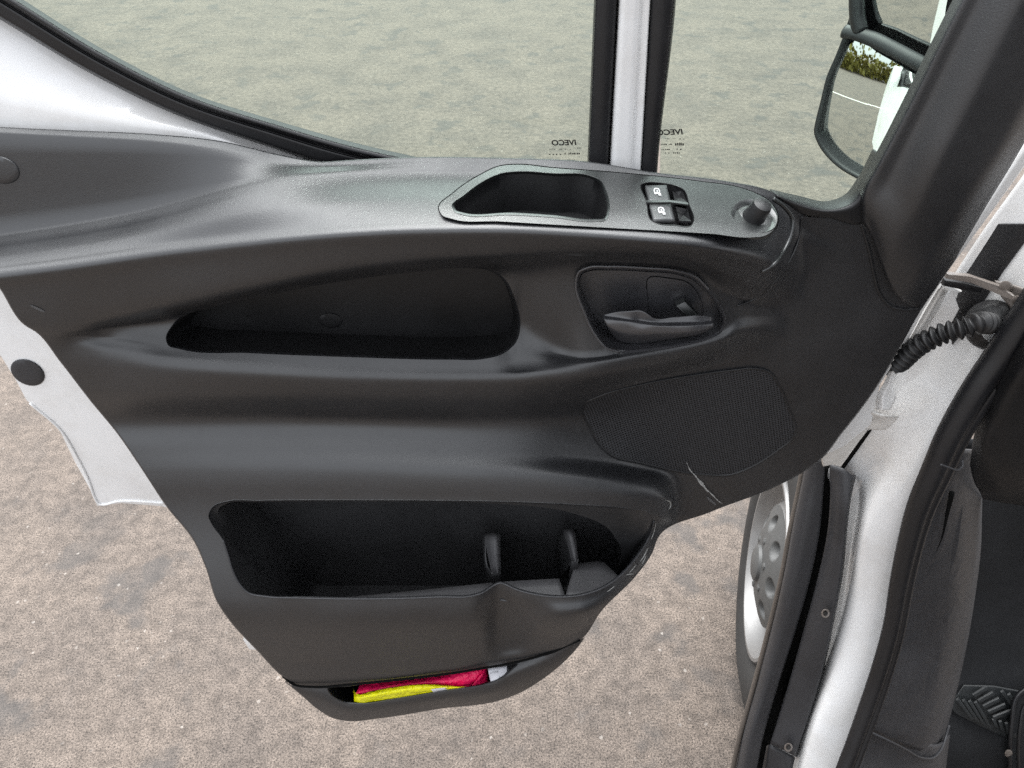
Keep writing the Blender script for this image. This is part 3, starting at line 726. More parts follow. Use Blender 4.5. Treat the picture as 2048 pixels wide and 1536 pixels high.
rocker(0, 0, 'rear window switch with white symbol'); rocker(8.5, 38, 'front window switch with white symbol')
slab('switch_divider', [(1293, 404.5, hsw + .0035), (1340, 404, hsw + .0035), (1377, 409, hsw + .003), (1377, 412, hsw + .003), (1340, 407, hsw + .0035), (1294, 407, hsw + .0035)], .004, 'shelf', door, bevel=0, closed_smooth=False)

# mirror adjuster
kh_ = float(prel.h([1509], [433])[0])
ctr = P(1508, 434, kh_ + .0015); kax = Vector((0.06, -0.32, 0.95)).normalized()
kn = lathe('mirror_knob', [(.0205, -.006), (.0205, .0), (.0195, .0016), (.0165, .0006), (.0150, -.0012), (.0146, -.0006), (.010, .0006), (.0, .0008)], 'shelf', door, ctr, kax, 56)
lathe('knob_stalk', [(.0102, -.002), (.0094, .003), (.0088, .012), (.0080, .0150), (.005, .0162), (.0, .0165)], 'smooth', door, ctr + kax * .0006, (kax + Vector((.16, .0, 0))).normalized(), 36)
for px_, py_ in ((1529, 412), (1529, 436), (1523, 452)):
    disc('knob_mark', px_, py_, 2.3, 2.0, 0, kh_ + .0055, .0002, 'print_white', door, seg=10, edge=.0006)

# nose of the armrest
tube('armrest_nose_trim', rel.on([(1546, 397), (1570, 414), (1585, 436), (1583, 465), (1567, 502), (1548, 528), (1524, 543)], .0005), .0020, 'shelf', door, n=70)
tube('nose_seam', rel.on([(1604, 432), (1600, 470), (1580, 520), (1545, 568), (1505, 600), (1474, 612)], .0002), .0010, 'smooth', door, n=60)

# release handle
hb_ = hh(H_HAND)
hollow('handle_bezel', inset(H_HAND, -4), rel.h(*inset(H_HAND, -4).T) + .001, None, .0, 'handle', door, lip=(7, .006), back=.001, n_mid=2)
tube('bezel_rim', [(x, y, h_ + .0035) for x, y, h_ in rel.on([(1240, 704), (1212, 695), (1189, 669), (1168, 625), (1152, 565), (1157, 545), (1176, 535), (1217, 533), (1293, 536), (1356, 542), (1390, 553), (1418, 580)])], .0013, 'handle', door, n=120, seg=8)
deep = spline([(1296, 556), (1340, 556), (1378, 566), (1398, 590), (1404, 634), (1350, 645), (1300, 640), (1296, 600)], 90, closed=True)
cup_rows = [[(1140, 520, .004), (1470, 520, .004)], [(1140, 620, .001), (1470, 620, .001)], [(1140, 720, .004), (1470, 720, .004)]]
crel = Relief(cup_rows, 1145, 1465, 4)
crel.build('handle_plate', inset(H_HAND, 5), [deep], 'handle', door)
hollow('latch_hollow', deep, crel.h(deep[:, 0], deep[:, 1]), None, .05, 'liner', door, lip=(2, .002), back=-.030)
disc('latch_screw', 1322, 585, 10, 9, 0, -.026, .002, 'rubber', door)
lev = loft('release_lever', [
    [(1206, 630, 0.0260), (1232, 624, 0.0280), (1260, 622, 0.0300), (1284, 622, 0.0300), (1294, 627, 0.0310), (1304, 635, 0.0320), (1350, 634, 0.0320), (1401, 631, 0.0320), (1424, 634, 0.0300)],
    [(1206, 632, 0.0270), (1232, 634, 0.0300), (1260, 638, 0.0320), (1282, 640, 0.0310), (1292, 642, 0.0320), (1306, 644, 0.0330), (1350, 645, 0.0350), (1401, 643, 0.0350), (1425, 641, 0.0310)],
    [(1208, 638, 0.0320), (1232, 642, 0.0350), (1260, 645, 0.0360), (1284, 648, 0.0370), (1296, 650, 0.0390), (1310, 652, 0.0410), (1350, 653, 0.0420), (1401, 651, 0.0410), (1427, 647, 0.0360)],
    [(1213, 650, 0.0350), (1236, 660, 0.0370), (1262, 664, 0.0380), (1286, 664, 0.0400), (1300, 664, 0.0410), (1316, 664, 0.0420), (1352, 664, 0.0430), (1400, 659, 0.0420), (1427, 652, 0.0370)],
    [(1222, 668, 0.0270), (1240, 684, 0.0250), (1262, 689, 0.0250), (1286, 689, 0.0250), (1304, 686, 0.0250), (1322, 683, 0.0250), (1356, 677, 0.0260), (1402, 668, 0.0270), (1426, 656, 0.0270)]],
    'handle', door, n=50, m_=7, solid=-.002)
slab('latch_pin', [(1352, 612, .012), (1370, 603, .012), (1397, 632, .016), (1379, 636, .018)], .008, 'shelf', door, bevel=.0008, closed_smooth=False)

# speaker grille with its seam
SPK = spline([(1166, 822), (1172, 806), (1190, 797), (1290, 769), (1400, 750), (1470, 741), (1510, 738), (1538, 745), (1560, 775), (1580, 825), (1592, 858), (1586, 876), (1560, 898), (1500, 936), (1460, 950), (1410, 950), (1280, 926), (1225, 912), (1200, 890), (1180, 855)], 200, closed=True)
spk_rel = Relief([[(x, y, h_ + .0012) for x, y, h_ in r_] for r_ in rows[11:20]], 1150, 1610, 5)
for j in range(len(spk_rel.xs)): spk_rel.HH[:, j] = rel.h(np.full(len(spk_rel.PY), spk_rel.xs[j]), spk_rel.PY[:, j]) + .0012
spk_rel.build('speaker_grille', SPK, [], 'speaker', door)
ring('speaker_seam', SPK, rel.h(SPK[:, 0], SPK[:, 1]), [(2.0, .0013), (0, .0024), (-2.0, .0019), (-3.0, -.001)], 'smooth', door)

# storage bin: inside, dividers
bh = hh(H_BIN)
hollow('storage_bin', H_BIN, bh, (0, 0, -.002), .02, 'bin', door, lip=(3, .002), back=-.005, lip_mat='trim', drop=.165)
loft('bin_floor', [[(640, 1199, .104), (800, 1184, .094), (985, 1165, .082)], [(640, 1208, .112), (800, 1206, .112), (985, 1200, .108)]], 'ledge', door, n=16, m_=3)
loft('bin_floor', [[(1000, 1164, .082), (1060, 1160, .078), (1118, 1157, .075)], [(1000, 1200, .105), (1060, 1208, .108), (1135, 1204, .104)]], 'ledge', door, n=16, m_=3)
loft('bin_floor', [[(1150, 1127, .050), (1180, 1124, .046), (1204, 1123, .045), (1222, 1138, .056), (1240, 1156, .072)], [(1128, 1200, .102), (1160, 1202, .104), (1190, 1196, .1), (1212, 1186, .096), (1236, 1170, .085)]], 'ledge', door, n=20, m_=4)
def divider(top, mid_, bot):
    """upright rib standing out from the back wall: front face, top, sides"""
    loft('bin_divider', [top, mid_, bot], 'ledge', door, n=24, m_=5, solid=-.004)
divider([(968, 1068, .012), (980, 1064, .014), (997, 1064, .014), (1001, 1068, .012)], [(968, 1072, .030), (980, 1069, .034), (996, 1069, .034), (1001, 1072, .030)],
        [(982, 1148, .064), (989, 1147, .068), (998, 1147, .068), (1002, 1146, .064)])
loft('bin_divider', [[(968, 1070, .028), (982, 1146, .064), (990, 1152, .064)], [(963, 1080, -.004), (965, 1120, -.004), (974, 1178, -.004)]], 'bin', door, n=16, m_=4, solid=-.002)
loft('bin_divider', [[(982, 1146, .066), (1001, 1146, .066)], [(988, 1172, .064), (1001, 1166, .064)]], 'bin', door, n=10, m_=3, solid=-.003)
divider([(1126, 1060, .012), (1134, 1056, .014), (1145, 1056, .014), (1149, 1060, .012)], [(1127, 1064, .030), (1134, 1061, .034), (1145, 1061, .034), (1150, 1064, .030)],
        [(1143, 1123, .058), (1147, 1123, .062), (1154, 1121, .062), (1157, 1118, .058)])
loft('bin_divider', [[(1128, 1064, .028), (1143, 1122, .058), (1138, 1130, .058)], [(1114, 1076, -.004), (1112, 1110, -.004), (1118, 1158, -.004)], ], 'bin', door, n=16, m_=4, solid=-.002)
loft('bin_divider', [[(1143, 1124, .060), (1157, 1119, .060)], [(1134, 1176, .056), (1149, 1172, .056)], [(1126, 1186, .056), (1138, 1188, .056)]], 'bin', door, n=10, m_=3, solid=-.003)

tube('bin_rim', rel.on([(446, 1080), (456, 1110), (465, 1140), (477, 1165), (497, 1186), (530, 1193), (600, 1196), (700, 1198), (800, 1197), (880, 1194), (945, 1192), (960, 1188), (992, 1169), (1000, 1166), (1008, 1168), (1030, 1178), (1075, 1190), (1120, 1194), (1165, 1190), (1205, 1176), (1240, 1152), (1275, 1112), (1294, 1083), (1303, 1063), (1308, 1042)], .0006), .0012, 'cladding', door, n=220, seg=8)
# lower tray with its lip
t_rows = [
    [(560, 1340, .088), (700, 1345, .088), (900, 1325, .086), (1000, 1308, .080), (1100, 1290, .078), (1190, 1228, .066)],
    [(560, 1360, .094), (640, 1372, .098), (700, 1388, .100), (800, 1382, .100), (900, 1368, .098), (980, 1356, .096), (1030, 1332, .092), (1100, 1308, .088), (1190, 1246, .072)],
    [(560, 1372, .098), (640, 1388, .104), (700, 1408, .107), (800, 1397, .107), (900, 1382, .106), (985, 1368, .104), (1040, 1344, .099), (1100, 1322, .092), (1190, 1256, .074)],
    [(560, 1382, .098), (640, 1400, .106), (700, 1419, .110), (800, 1408, .110), (900, 1393, .108), (985, 1380, .105), (1040, 1360, .098), (1100, 1334, .091), (1190, 1268, .072)],
    [(560, 1400, .088), (640, 1424, .094), (700, 1436, .098), (800, 1426, .098), (900, 1408, .096), (1000, 1394, .092), (1060, 1372, .086), (1100, 1350, .080), (1190, 1282, .064)],
    [(560, 1430, .070), (640, 1448, .072), (700, 1452, .074), (800, 1444, .074), (900, 1426, .072), (1000, 1410, .070), (1100, 1370, .062), (1190, 1300, .05)]]
trel = Relief(t_rows, 562, 1188, 4, cell=4.0, soft=2)
T_OUT = spline([(572, 1362), (586, 1370), (625, 1373), (700, 1368), (800, 1358), (900, 1346), (1000, 1330), (1052, 1320), (1110, 1305), (1150, 1284), (1168, 1274), (1160, 1286), (1130, 1320), (1080, 1360), (1040, 1384), (1000, 1399), (880, 1416), (760, 1435), (690, 1440), (662, 1433), (640, 1420), (602, 1388)], 300, closed=True)
T_HOLE = spline([(655, 1379), (664, 1392), (684, 1404), (712, 1408), (800, 1397), (900, 1381), (980, 1367), (1008, 1354), (1024, 1340), (1036, 1328), (1010, 1330), (975, 1334), (900, 1346), (800, 1358), (700, 1370)], 160, closed=True)
trel.build('lower_tray', T_OUT, [T_HOLE], 'trim', door)
hollow('tray_well', T_HOLE, trel.h(T_HOLE[:, 0], T_HOLE[:, 1]), (0, 0, -.002), .02, 'liner', door, lip=(3, .002), back=.0, lip_mat='trim', drop=.055)
ring('tray_edge', T_OUT, trel.h(T_OUT[:, 0], T_OUT[:, 1]), [(0.5, 0), (-1, -.001), (-1.6, -.004), (-1.6, -.05)], 'trim', door)
tube('tray_seam', [(566, 1353, .106), (588, 1369, .106), (625, 1374, .107), (700, 1369, .108), (800, 1359, .107), (900, 1347, .106), (975, 1335, .100), (1030, 1325, .096), (1100, 1305, .092), (1160, 1280, .086)], .0016, 'black_hole', door, n=90)

# scuffs on the trim
def scuff(pts, w, mat='scratch', dh=.0004, r_=rel):
    a = np.array(pts, float)
    q = r_.on(a[:, :2], dh)
    c = spline(q, 40); t = np.gradient(c[:, :2], axis=0); t /= np.linalg.norm(t, axis=1)[:, None]
    v = []
    for i in range(40):
        k = w * (0.25 + 0.75 * abs(math.sin(i * 1.7) * math.cos(i * .53))) * (math.sin(math.pi * (i + .5) / 40) ** .5)
        v.append(P(c[i, 0] - t[i, 1] * k, c[i, 1] + t[i, 0] * k, c[i, 2])); v.append(P(c[i, 0] + t[i, 1] * k, c[i, 1] - t[i, 0] * k, c[i, 2]))
    add_obj('scuff_mark', v, [(2 * i, 2 * i + 1, 2 * i + 3, 2 * i + 2) for i in range(39)], mat, door, smooth=False)
scuff([(1373, 924), (1380, 940), (1392, 953), (1400, 966), (1412, 978), (1425, 990), (1438, 1003), (1446, 1008)], 2.0, dh=.0024)
scuff([(1392, 955), (1404, 966), (1411, 977), (1416, 985)], 2.8, dh=.0016)
scuff([(1413, 993), (1422, 1001), (1432, 1010)], 4.0, 'scratch_dim', dh=.0006)
scuff([(1330, 1000), (1340, 1004), (1341, 1013), (1337, 1019)], 2.2, dh=.004)
scuff([(60, 610), (72, 616), (90, 624)], 4.0, 'scratch_dim', dh=.0006)
scuff([(1292, 1112), (1288, 1120), (1284, 1128)], 2, 'scratch', dh=.001)
scuff([(1252, 1150), (1262, 1148), (1268, 1148)], 1.6, 'scratch', dh=.001)

for a_, b_, c_, w in (((1312, 1046), (1308, 1064), (1302, 1080), 1.2), ((1296, 1096), (1288, 1112), (1280, 1124), 1.6), ((1272, 1130), (1264, 1140), (1258, 1146), 1.2), ((1230, 1172), (1222, 1178), (1214, 1184), 1.2)):
    scuff([a_, b_, c_], w, 'scratch', dh=.0012)
# cap in the upper left face
disc('screw_cover', 2, 340, 38, 26, .35, 0, .0012, 'trim', door, hfun=lambda x, y: float(rel.h([x], [y])[0]) + .0004, edge=.0005)

# ------------------------------------------------------------------ pillar cover on the window's front end
sec = []
for k, (l0, l1, l2, l3, l4, r0) in enumerate([
    ((1724, 448, .004), (1730, 452, .008), (1742, 470, .010), (1775, 560, .014), (1800, 600, .012), (1838, 616, .004)),
    ((1716, 380, -.004), (1728, 392, .010), (1742, 420, .014), (1790, 500, .024), (1830, 560, .022), (1872, 575, .006)),
    ((1740, 330, -.006), (1757, 338, .012), (1776, 360, .014), (1830, 430, .030), (1880, 480, .028), (1918, 505, .006)),
    ((1775, 262, -.006), (1793, 270, .012), (1812, 290, .014), (1872, 345, .034), (1930, 395, .032), (1968, 420, .006)),
    ((1820, 172, -.006), (1840, 180, .012), (1860, 196, .014), (1925, 246, .034), (1992, 300, .032), (2030, 318, .006)),
    ((1862, 86, -.006), (1883, 92, .012), (1904, 106, .014), (1975, 150, .034), (2050, 196, .032), (2090, 212, .006)),
    ((1905, 0, -.006), (1927, 6, .012), (1948, 18, .014), (2022, 56, .034), (2100, 96, .032), (2142, 110, .006)),
    ((1965, -120, -.006), (1988, -114, .012), (2010, -104, .014), (2086, -70, .034), (2168, -34, .032), (2210, -20, .006))]):
    sec.append([l0, l1, l2, l3, l4, r0])
curves = [[s[i] for s in sec] for i in range(6)]
loft('pillar_cover', curves, 'trim', door, n=70, m_=8, solid=-.003)
tube('pillar_cover_seam', rel.on([(1722, 446), (1738, 500), (1748, 548), (1760, 588), (1780, 612), (1800, 618), (1838, 618)], .0008), .0016, 'smooth', door, n=60)
loft('window_lower_seal', [
    [(1540, 378, -.036), (1600, 392, -.036), (1655, 402, -.036), (1688, 390, -.036), (1716, 354, -.036), (1745, 298, -.036)],
    [(1548, 384, -.006), (1602, 402, -.006), (1658, 412, -.006), (1696, 400, -.006), (1726, 362, -.006), (1756, 306, -.006)],
    [(1560, 396, .002), (1604, 414, .004), (1662, 424, .006), (1708, 414, .006), (1738, 374, .004), (1768, 318, .004)],
    [(1580, 414, .0), (1604, 428, .001), (1662, 437, .002), (1722, 448, .003), (1756, 404, .0), (1790, 340, .0)]], 'smooth', door, n=60, m_=6, solid=-.002)

# ------------------------------------------------------------------ door shell (white sheet metal)
shell = [(-310, 270, -.022), (-100, 380, -.022), (0, 500, -.022), (100, 500, -.022), (700, 420, -.022), (1500, 440, -.022), (1800, 480, -.022), (1960, 425, -.022), (2075, 255, -.022), (2098, 270, -.022), (1992, 418, -.022), (1898, 545, -.022), (1850, 622, -.022), (1815, 690, -.022), (1762, 772, -.022), (1745, 850, -.022), (1690, 895, -.022),
         (1560, 950, -.022), (1300, 1050, -.022), (1150, 1170, -.022), (900, 1210, -.022), (560, 1165, -.022), (420, 1040, -.022), (323, 1015, -.022), (244, 1009, -.022), (192, 1015, -.022), (183, 990, -.022), (146, 923, -.022), (116, 862, -.022), (49, 801, -.022), (30, 764, -.022), (0, 716, -.022), (-200, 500, -.022), (-320, 350, -.022)]
slab('door_shell', shell, .06, 'white', door, closed_smooth=False, bevel=.004, seg=3)
disc('shell_plug', 55, 745, 36, 24, .45, -.021, .0015, 'cladding', door, label='dark grey plug in the white door edge', edge=.003)
tube('shell_hem', [(60, 806, -.0215), (126, 866, -.0215), (152, 910, -.0215), (178, 962, -.0215), (190, 996, -.0215), (196, 1006, -.0215), (240, 1002, -.0215), (330, 1006, -.0215)], .0016, 'white', door, n=60)
slab('shell_tab', [(486, 1280, -.022), (520, 1150, -.022), (700, 1150, -.022), (640, 1300, -.022), (498, 1300, -.022)], .03, 'white', door, closed_smooth=False)
# white window frame above the trim at the rear
loft('window_frame', [
    [(-300, -155, -.052), (-140, -60, -.052), (0, 20, -.052), (150, 106, -.052), (300, 178, -.052), (400, 222, -.052), (520, 264, -.052), (600, 290, -.052), (760, 336, -.050)],
    [(-300, -10, -.028), (-140, 60, -.028), (0, 120, -.030), (150, 178, -.032), (300, 226, -.034), (400, 255, -.036), (520, 297, -.038), (600, 320, -.040), (700, 345, -.04)],
    [(-300, 140, -.016), (-140, 180, -.016), (0, 210, -.018), (150, 232, -.020), (300, 254, -.024), (400, 270, -.028), (520, 306, -.03), (600, 330, -.034), (700, 352, -.034)],
    [(-300, 262, -.018), (-140, 268, -.016), (0, 275, -.016), (150, 282, -.018), (300, 290, -.022), (400, 300, -.026), (520, 325, -.028), (600, 345, -.03), (700, 360, -.03)]],
    'white', door, n=70, m_=6, solid=-.01)
WE = [(-300, -137), (-140, -42), (0, 40), (177, 146), (354, 232), (531, 293), (664, 336), (790, 360)]
GE = [(-276, -195), (-116, -100), (28, -12), (205, 98), (382, 186), (556, 242), (704, 284), (870, 322)]
def sealrow(f, h_): return [(a[0] + (b_[0] - a[0]) * f, a[1] + (b_[1] - a[1]) * f, h_) for a, b_ in zip(WE, GE)]
loft('window_seal', [sealrow(f, h_) for f, h_ in ((0, -.054), (.05, -.036), (.14, -.030), (.50, -.030), (.56, -.033), (.62, -.029), (.72, -.025), (.86, -.028), (.92, -.033), (1.0, -.0395))], 'rubber', door, n=80, m_=4, solid=-.002)
# divider between the panes: seal, white bar, seal
def bar(name, left, right, h_, mat, bulge, groove=False):
    (lx0, lx1), (rx0, rx1) = left, right
    ks = [0, .08, .25, .5, .66, .74, .92, 1.0] if groove else [0, .1, .5, .9, 1.0]
    ds = [-.02, 0, bulge, bulge, bulge * .6, -.0015, .0, -.02] if groove else [-.016, 0, bulge, 0, -.016]
    cs = []
    for k, d in zip(ks, ds):
        cs.append([(lx0 + (rx0 - lx0) * k + (lx0 - lx1) / 330 * 160 * 1.0, -160, h_ + d), (lx0 + (rx0 - lx0) * k, 0, h_ + d), (lx1 + (rx1 - lx1) * k, 340, h_ + d), (lx1 + (rx1 - lx1) * k + (lx1 - lx0) / 330 * 60, 400, h_ + d)])
    loft(name, cs, mat, door, n=30, m_=4, solid=-.002)
bar('divider_seal', (1188, 1174), (1236, 1218), -.026, 'rubber', .002)
bar('divider_bar', (1235, 1216), (1304, 1285), -.024, 'white', .004, True)
bar('divider_seal', (1300, 1281), (1352, 1315), -.026, 'rubber', .002)
# panes
HG = -.040
gl1 = slab('window_pane', [(-320, -190, HG), (1200, -160, HG), (1196, 380, HG), (800, 380, HG), (640, 330, HG), (354, 222, HG), (177, 136, HG), (0, 28, HG), (-320, -160, HG)], .004, 'glass', door, closed_smooth=False, bevel=0, label='large rear window pane')
gl2 = slab('window_pane', [(1330, -160, HG), (1990, -160, HG), (1790, 330, HG), (1700, 440, HG), (1320, 390, HG)], .004, 'glass', door, closed_smooth=False, bevel=0, label='front quarter window pane')

def glass_text(body, x_right, y_base, width, height, parent, slant=0.0, rise=0.0):
    cu = bpy.data.curves.new('print', 'FONT'); cu.body = body; cu.offset = 0.035; cu.shear = 0.15
    to = bpy.data.objects.new('print', cu); COL.objects.link(to)
    bpy.context.view_layer.update()
    me = bpy.data.meshes.new_from_object(to.evaluated_get(bpy.context.evaluated_depsgraph_get()))
    bpy.data.objects.remove(to)
    xs_ = [v_.co.x for v_ in me.vertices]; ys_ = [v_.co.y for v_ in me.vertices]
    for v_ in me.vertices:
        u = (v_.co.x - min(xs_)) / (max(xs_) - min(xs_)); w = (v_.co.y - min(ys_)) / (max(ys_) - min(ys_))
        v_.co = P(x_right - u * width + w * slant, y_base - w * height + u * rise, HG + .0006)
    o = bpy.data.objects.new('maker_print', me); COL.objects.link(o); me.materials.append(M['print_dark']); attach(o, door)
    return o
glass_text('IVECO', 1153, 290.5, 50, 11.5, gl1, rise=1)
glass_text('IVECO', 1366, 269, 54, 11.5, gl2, rise=2)
def tiny_rows(x_right, specs, parent, seed):
    r_ = random.Random(seed); v = []; f = []
    for y, x0, x1, hgt, dens in specs:
        x = x0
        while x < x1:
            w = r_.uniform(1.2, 3.2)
            if r_.random() < dens:
                hh_ = hgt * r_.uniform(.6, 1)
                b0 = len(v); v += [P(a, b_, HG + .0006) for a, b_ in ((x, y), (x + w, y), (x + w, y - hh_), (x, y - hh_))]
                f.append((b0, b0 + 1, b0 + 2, b0 + 3))
            x += w + r_.uniform(.6, 1.6)
    add_obj('approval_print', v, f, 'print_dark', door, smooth=False)
tiny_rows(1155, [(299, 1098, 1140, 1.6, .6), (297, 1146, 1160, 1.6, .7), (310, 1098, 1122, 3, .7), (309, 1128, 1158, 4, .75), (321, 1104, 1150, 2, .5)], gl1, 3)
tiny_rows(1366, [(278, 1322, 1350, 1.6, .6), (279, 1356, 1368, 2.5, .6), (290, 1322, 1345, 3, .7), (291, 1350, 1367, 6, .8), (300, 1322, 1342, 2.5, .7), (300, 1350, 1362, 3, .6), (307, 1330, 1360, 2.5, .75)], gl2, 5)

# ------------------------------------------------------------------ door mirror, seen through the quarter pane
HM = -.26
mirror_root_pts = [(1712, -60), (1704, 0), (1690, 50), (1668, 110), (1650, 152), (1638, 200), (1627, 245), (1624, 262), (1632, 288), (1660, 325), (1716, 362), (1770, 382), (1850, 290), (1900, 120), (1925, -80)]
mo = spline(mirror_root_pts, 120, closed=True)
mnr = Vector((-.816, -.568, .105)).normalized()          # the mirror looks out to the left and back
mc = P(1760, 190, HM)
def PM(px, py, off=0.0):
    d_ = Vector(ray(px, py)); o_ = Vector((0, 0, CAMZ)); q = mc + mnr * off
    return o_ + d_ * ((q - o_).dot(mnr) / d_.dot(mnr))
def mloop(ins, off, sc_=1.0):
    q = inset(mo, ins); w = [PM(q[i, 0], q[i, 1], 0) for i in range(120)]
    c_ = sum(w, Vector()) / 120
    return [c_ + (p - c_) * sc_ + mnr * off for p in w]
ml = [mloop(14, -.014), mloop(11, -.004), mloop(7, .0), mloop(2.5, -.001), mloop(0, -.006), mloop(0, -.035, .95), mloop(0, -.06, .82), mloop(0, -.075, .5)]
mir = add_obj('door_mirror', [p for lp in ml for p in lp], grid_faces(8, 120, closed_c=True) + [tuple(range(7 * 120, 8 * 120))], 'rubber', door)
def mglass(name, pts, tilt, curv):
    """gently convex mirror glass"""
    pl = spline(pts, 60, closed=True); c0 = pl.mean(0); cw = PM(c0[0], c0[1], -.004)
    ax_ = Vector((0, 0, 1)).cross(mnr).normalized(); az_ = mnr.cross(ax_)
    v = []; rings = 12
    for k in range(rings):
        a = 1 - k / (rings - .5)
        for p in pl:
            w = PM(*(c0 + (p - c0) * a), -.004); u_, t_ = (w - cw).dot(ax_), (w - cw).dot(az_)
            v.append(w - mnr * (curv * (u_ * u_ + t_ * t_) + tilt[0] * u_ + tilt[1] * t_))
    f = grid_faces(rings, 60, closed_c=True); f.append(tuple(range((rings - 1) * 60, rings * 60)))
    return add_obj(name, v, f, 'mirror', door)
mglass('mirror_glass', [(1707, 82), (1760, 108), (1818, 142), (1848, 164), (1830, 250), (1780, 345), (1735, 364), (1690, 344), (1655, 304), (1640, 274), (1636, 242), (1643, 200), (1660, 150), (1682, 106)], (0, -.065), 1.0)
mglass('mirror_glass', [(1748, -60), (1744, 20), (1749, 42), (1790, 62), (1840, 88), (1870, 98), (1890, 20), (1905, -60)], (0, -.16), .3)
tube3('mirror_bar', [PM(1690, 62, .0), PM(1712, 66, .004), PM(1745, 78, .006), PM(1790, 100, .006), PM(1835, 124, .006), PM(1870, 142, .004)], .0085, 'rubber', door, n=50, squash=.6)
tube3('mirror_bar', [PM(1716, -60, .0), PM(1714, 0, .002), PM(1716, 40, .002), PM(1722, 64, .002)], .009, 'rubber', door, n=30)

# ------------------------------------------------------------------ things in the lower tray
pk = thing('packet', P(840, 1390, .09), 'crumpled pink and yellow packet lying in the lower door tray', 'packet')
loft('packet_top', [
    [(722, 1366, .078), (740, 1360, .074), (800, 1350, .070), (880, 1338, .068), (940, 1328, .066), (974, 1322, .064)],
    [(716, 1378, .092), (735, 1374, .090), (800, 1363, .088), (880, 1353, .087), (935, 1346, .086), (968, 1340, .080)],
    [(712, 1388, .099), (730, 1384, .098), (790, 1373, .098), (850, 1368, .098), (900, 1369, .098), (940, 1373, .097)],
    [(712, 1396, .100), (740, 1392, .100), (800, 1384, .100), (860, 1377, .099), (910, 1376, .098), (948, 1376, .097)]], 'pink', pk, n=40, m_=5, solid=-.002)
loft('packet_front', [
    [(706, 1374, .074), (712, 1389, .099), (740, 1383, .101), (790, 1374, .102), (850, 1369, .102), (900, 1371, .101), (935, 1375, .100)],
    [(708, 1396, .103), (718, 1396, .107), (745, 1392, .109), (795, 1384, .109), (850, 1378, .107), (900, 1375, .105), (938, 1376, .102)],
    [(708, 1406, .103), (720, 1409, .104), (748, 1404, .104), (796, 1399, .104), (850, 1390, .102), (900, 1383, .100), (940, 1379, .098)],
    [(710, 1424, .095), (722, 1426, .095), (750, 1420, .095), (800, 1412, .095), (850, 1402, .093), (900, 1394, .092), (942, 1388, .09)]], 'yellow', pk, n=40, m_=5, solid=-.002)
loft('packet_fold', [
    [(974, 1322, .064), (968, 1342, .082), (942, 1374, .098)], [(979, 1334, .062), (977, 1352, .080), (972, 1372, .094)]], 'pink', pk, n=16, m_=4, solid=-.002)
loft('packet_glint', [[(862, 1379, .1075), (885, 1376, .106), (910, 1375, .104)], [(868, 1386, .1045), (890, 1382, .103), (918, 1379, .101)]], 'paper', pk, n=12, m_=2, solid=-.0003)  # white patch painted as a glint on the yellow film
bx = thing('folded_paper', P(990, 1372, .08), 'small folded white paper beside the pink packet in the tray', 'paper')
slab('paper_sheet', [(976, 1342, .090), (1012, 1335, .086), (1018, 1352, .098), (982, 1370, .102)], .012, 'paper', bx, closed_smooth=False, bevel=.001)
slab('paper_flap', [(980, 1348, .094), (996, 1344, .092), (1000, 1362, .102), (983, 1371, .104)], .002, 'paper', bx, closed_smooth=False, bevel=.0004)

# ------------------------------------------------------------------ the van behind the door
# painted hinge pillar running down into the sill
loft('hinge_pillar', [
    [(2140, 200, -0.070), (2060, 330, -0.070), (1960, 470, -0.070), (1870, 610, -0.070), (1790, 745, -0.070), (1710, 860, -0.075), (1660, 930, -0.115), (1650, 985, -0.135), (1648, 1060, -0.120), (1630, 1160, -0.100), (1596, 1290, -0.070), (1556, 1420, -0.020), (1520, 1536, 0.020), (1490, 1640, 0.050)],
    [(2160, 280, -0.050), (2085, 400, -0.050), (1990, 540, -0.050), (1900, 670, -0.050), (1820, 800, -0.045), (1755, 900, -0.057), (1722, 965, -0.077), (1710, 1030, -0.070), (1698, 1100, -0.051), (1682, 1190, -0.031), (1648, 1320, 0.004), (1606, 1450, 0.049), (1578, 1546, 0.079), (1550, 1640, 0.109)],
    [(2172, 330, -0.030), (2105, 440, -0.030), (2015, 585, -0.029), (1930, 710, -0.028), (1855, 830, -0.022), (1785, 930, -0.027), (1745, 995, -0.022), (1728, 1060, -0.007), (1715, 1130, 0.000), (1700, 1215, 0.014), (1666, 1335, 0.044), (1626, 1460, 0.088), (1600, 1546, 0.113), (1572, 1640, 0.143)],
    [(2190, 380, -0.010), (2125, 490, -0.010), (2038, 622, -0.009), (1965, 730, -0.005), (1900, 830, -0.001), (1838, 930, 0.005), (1805, 1000, 0.012), (1786, 1075, 0.018), (1768, 1150, 0.024), (1748, 1240, 0.038), (1714, 1350, 0.066), (1674, 1466, 0.100), (1648, 1546, 0.126), (1620, 1640, 0.156)],
    [(2210, 410, 0.000), (2145, 520, 0.000), (2062, 645, 0.000), (2000, 735, 0.003), (1940, 825, 0.006), (1890, 910, 0.013), (1858, 990, 0.021), (1836, 1065, 0.026), (1816, 1145, 0.030), (1796, 1245, 0.044), (1766, 1350, 0.074), (1728, 1455, 0.104), (1700, 1546, 0.134), (1674, 1640, 0.164)]],
    'white', van, n=90, m_=7, solid=-.004)
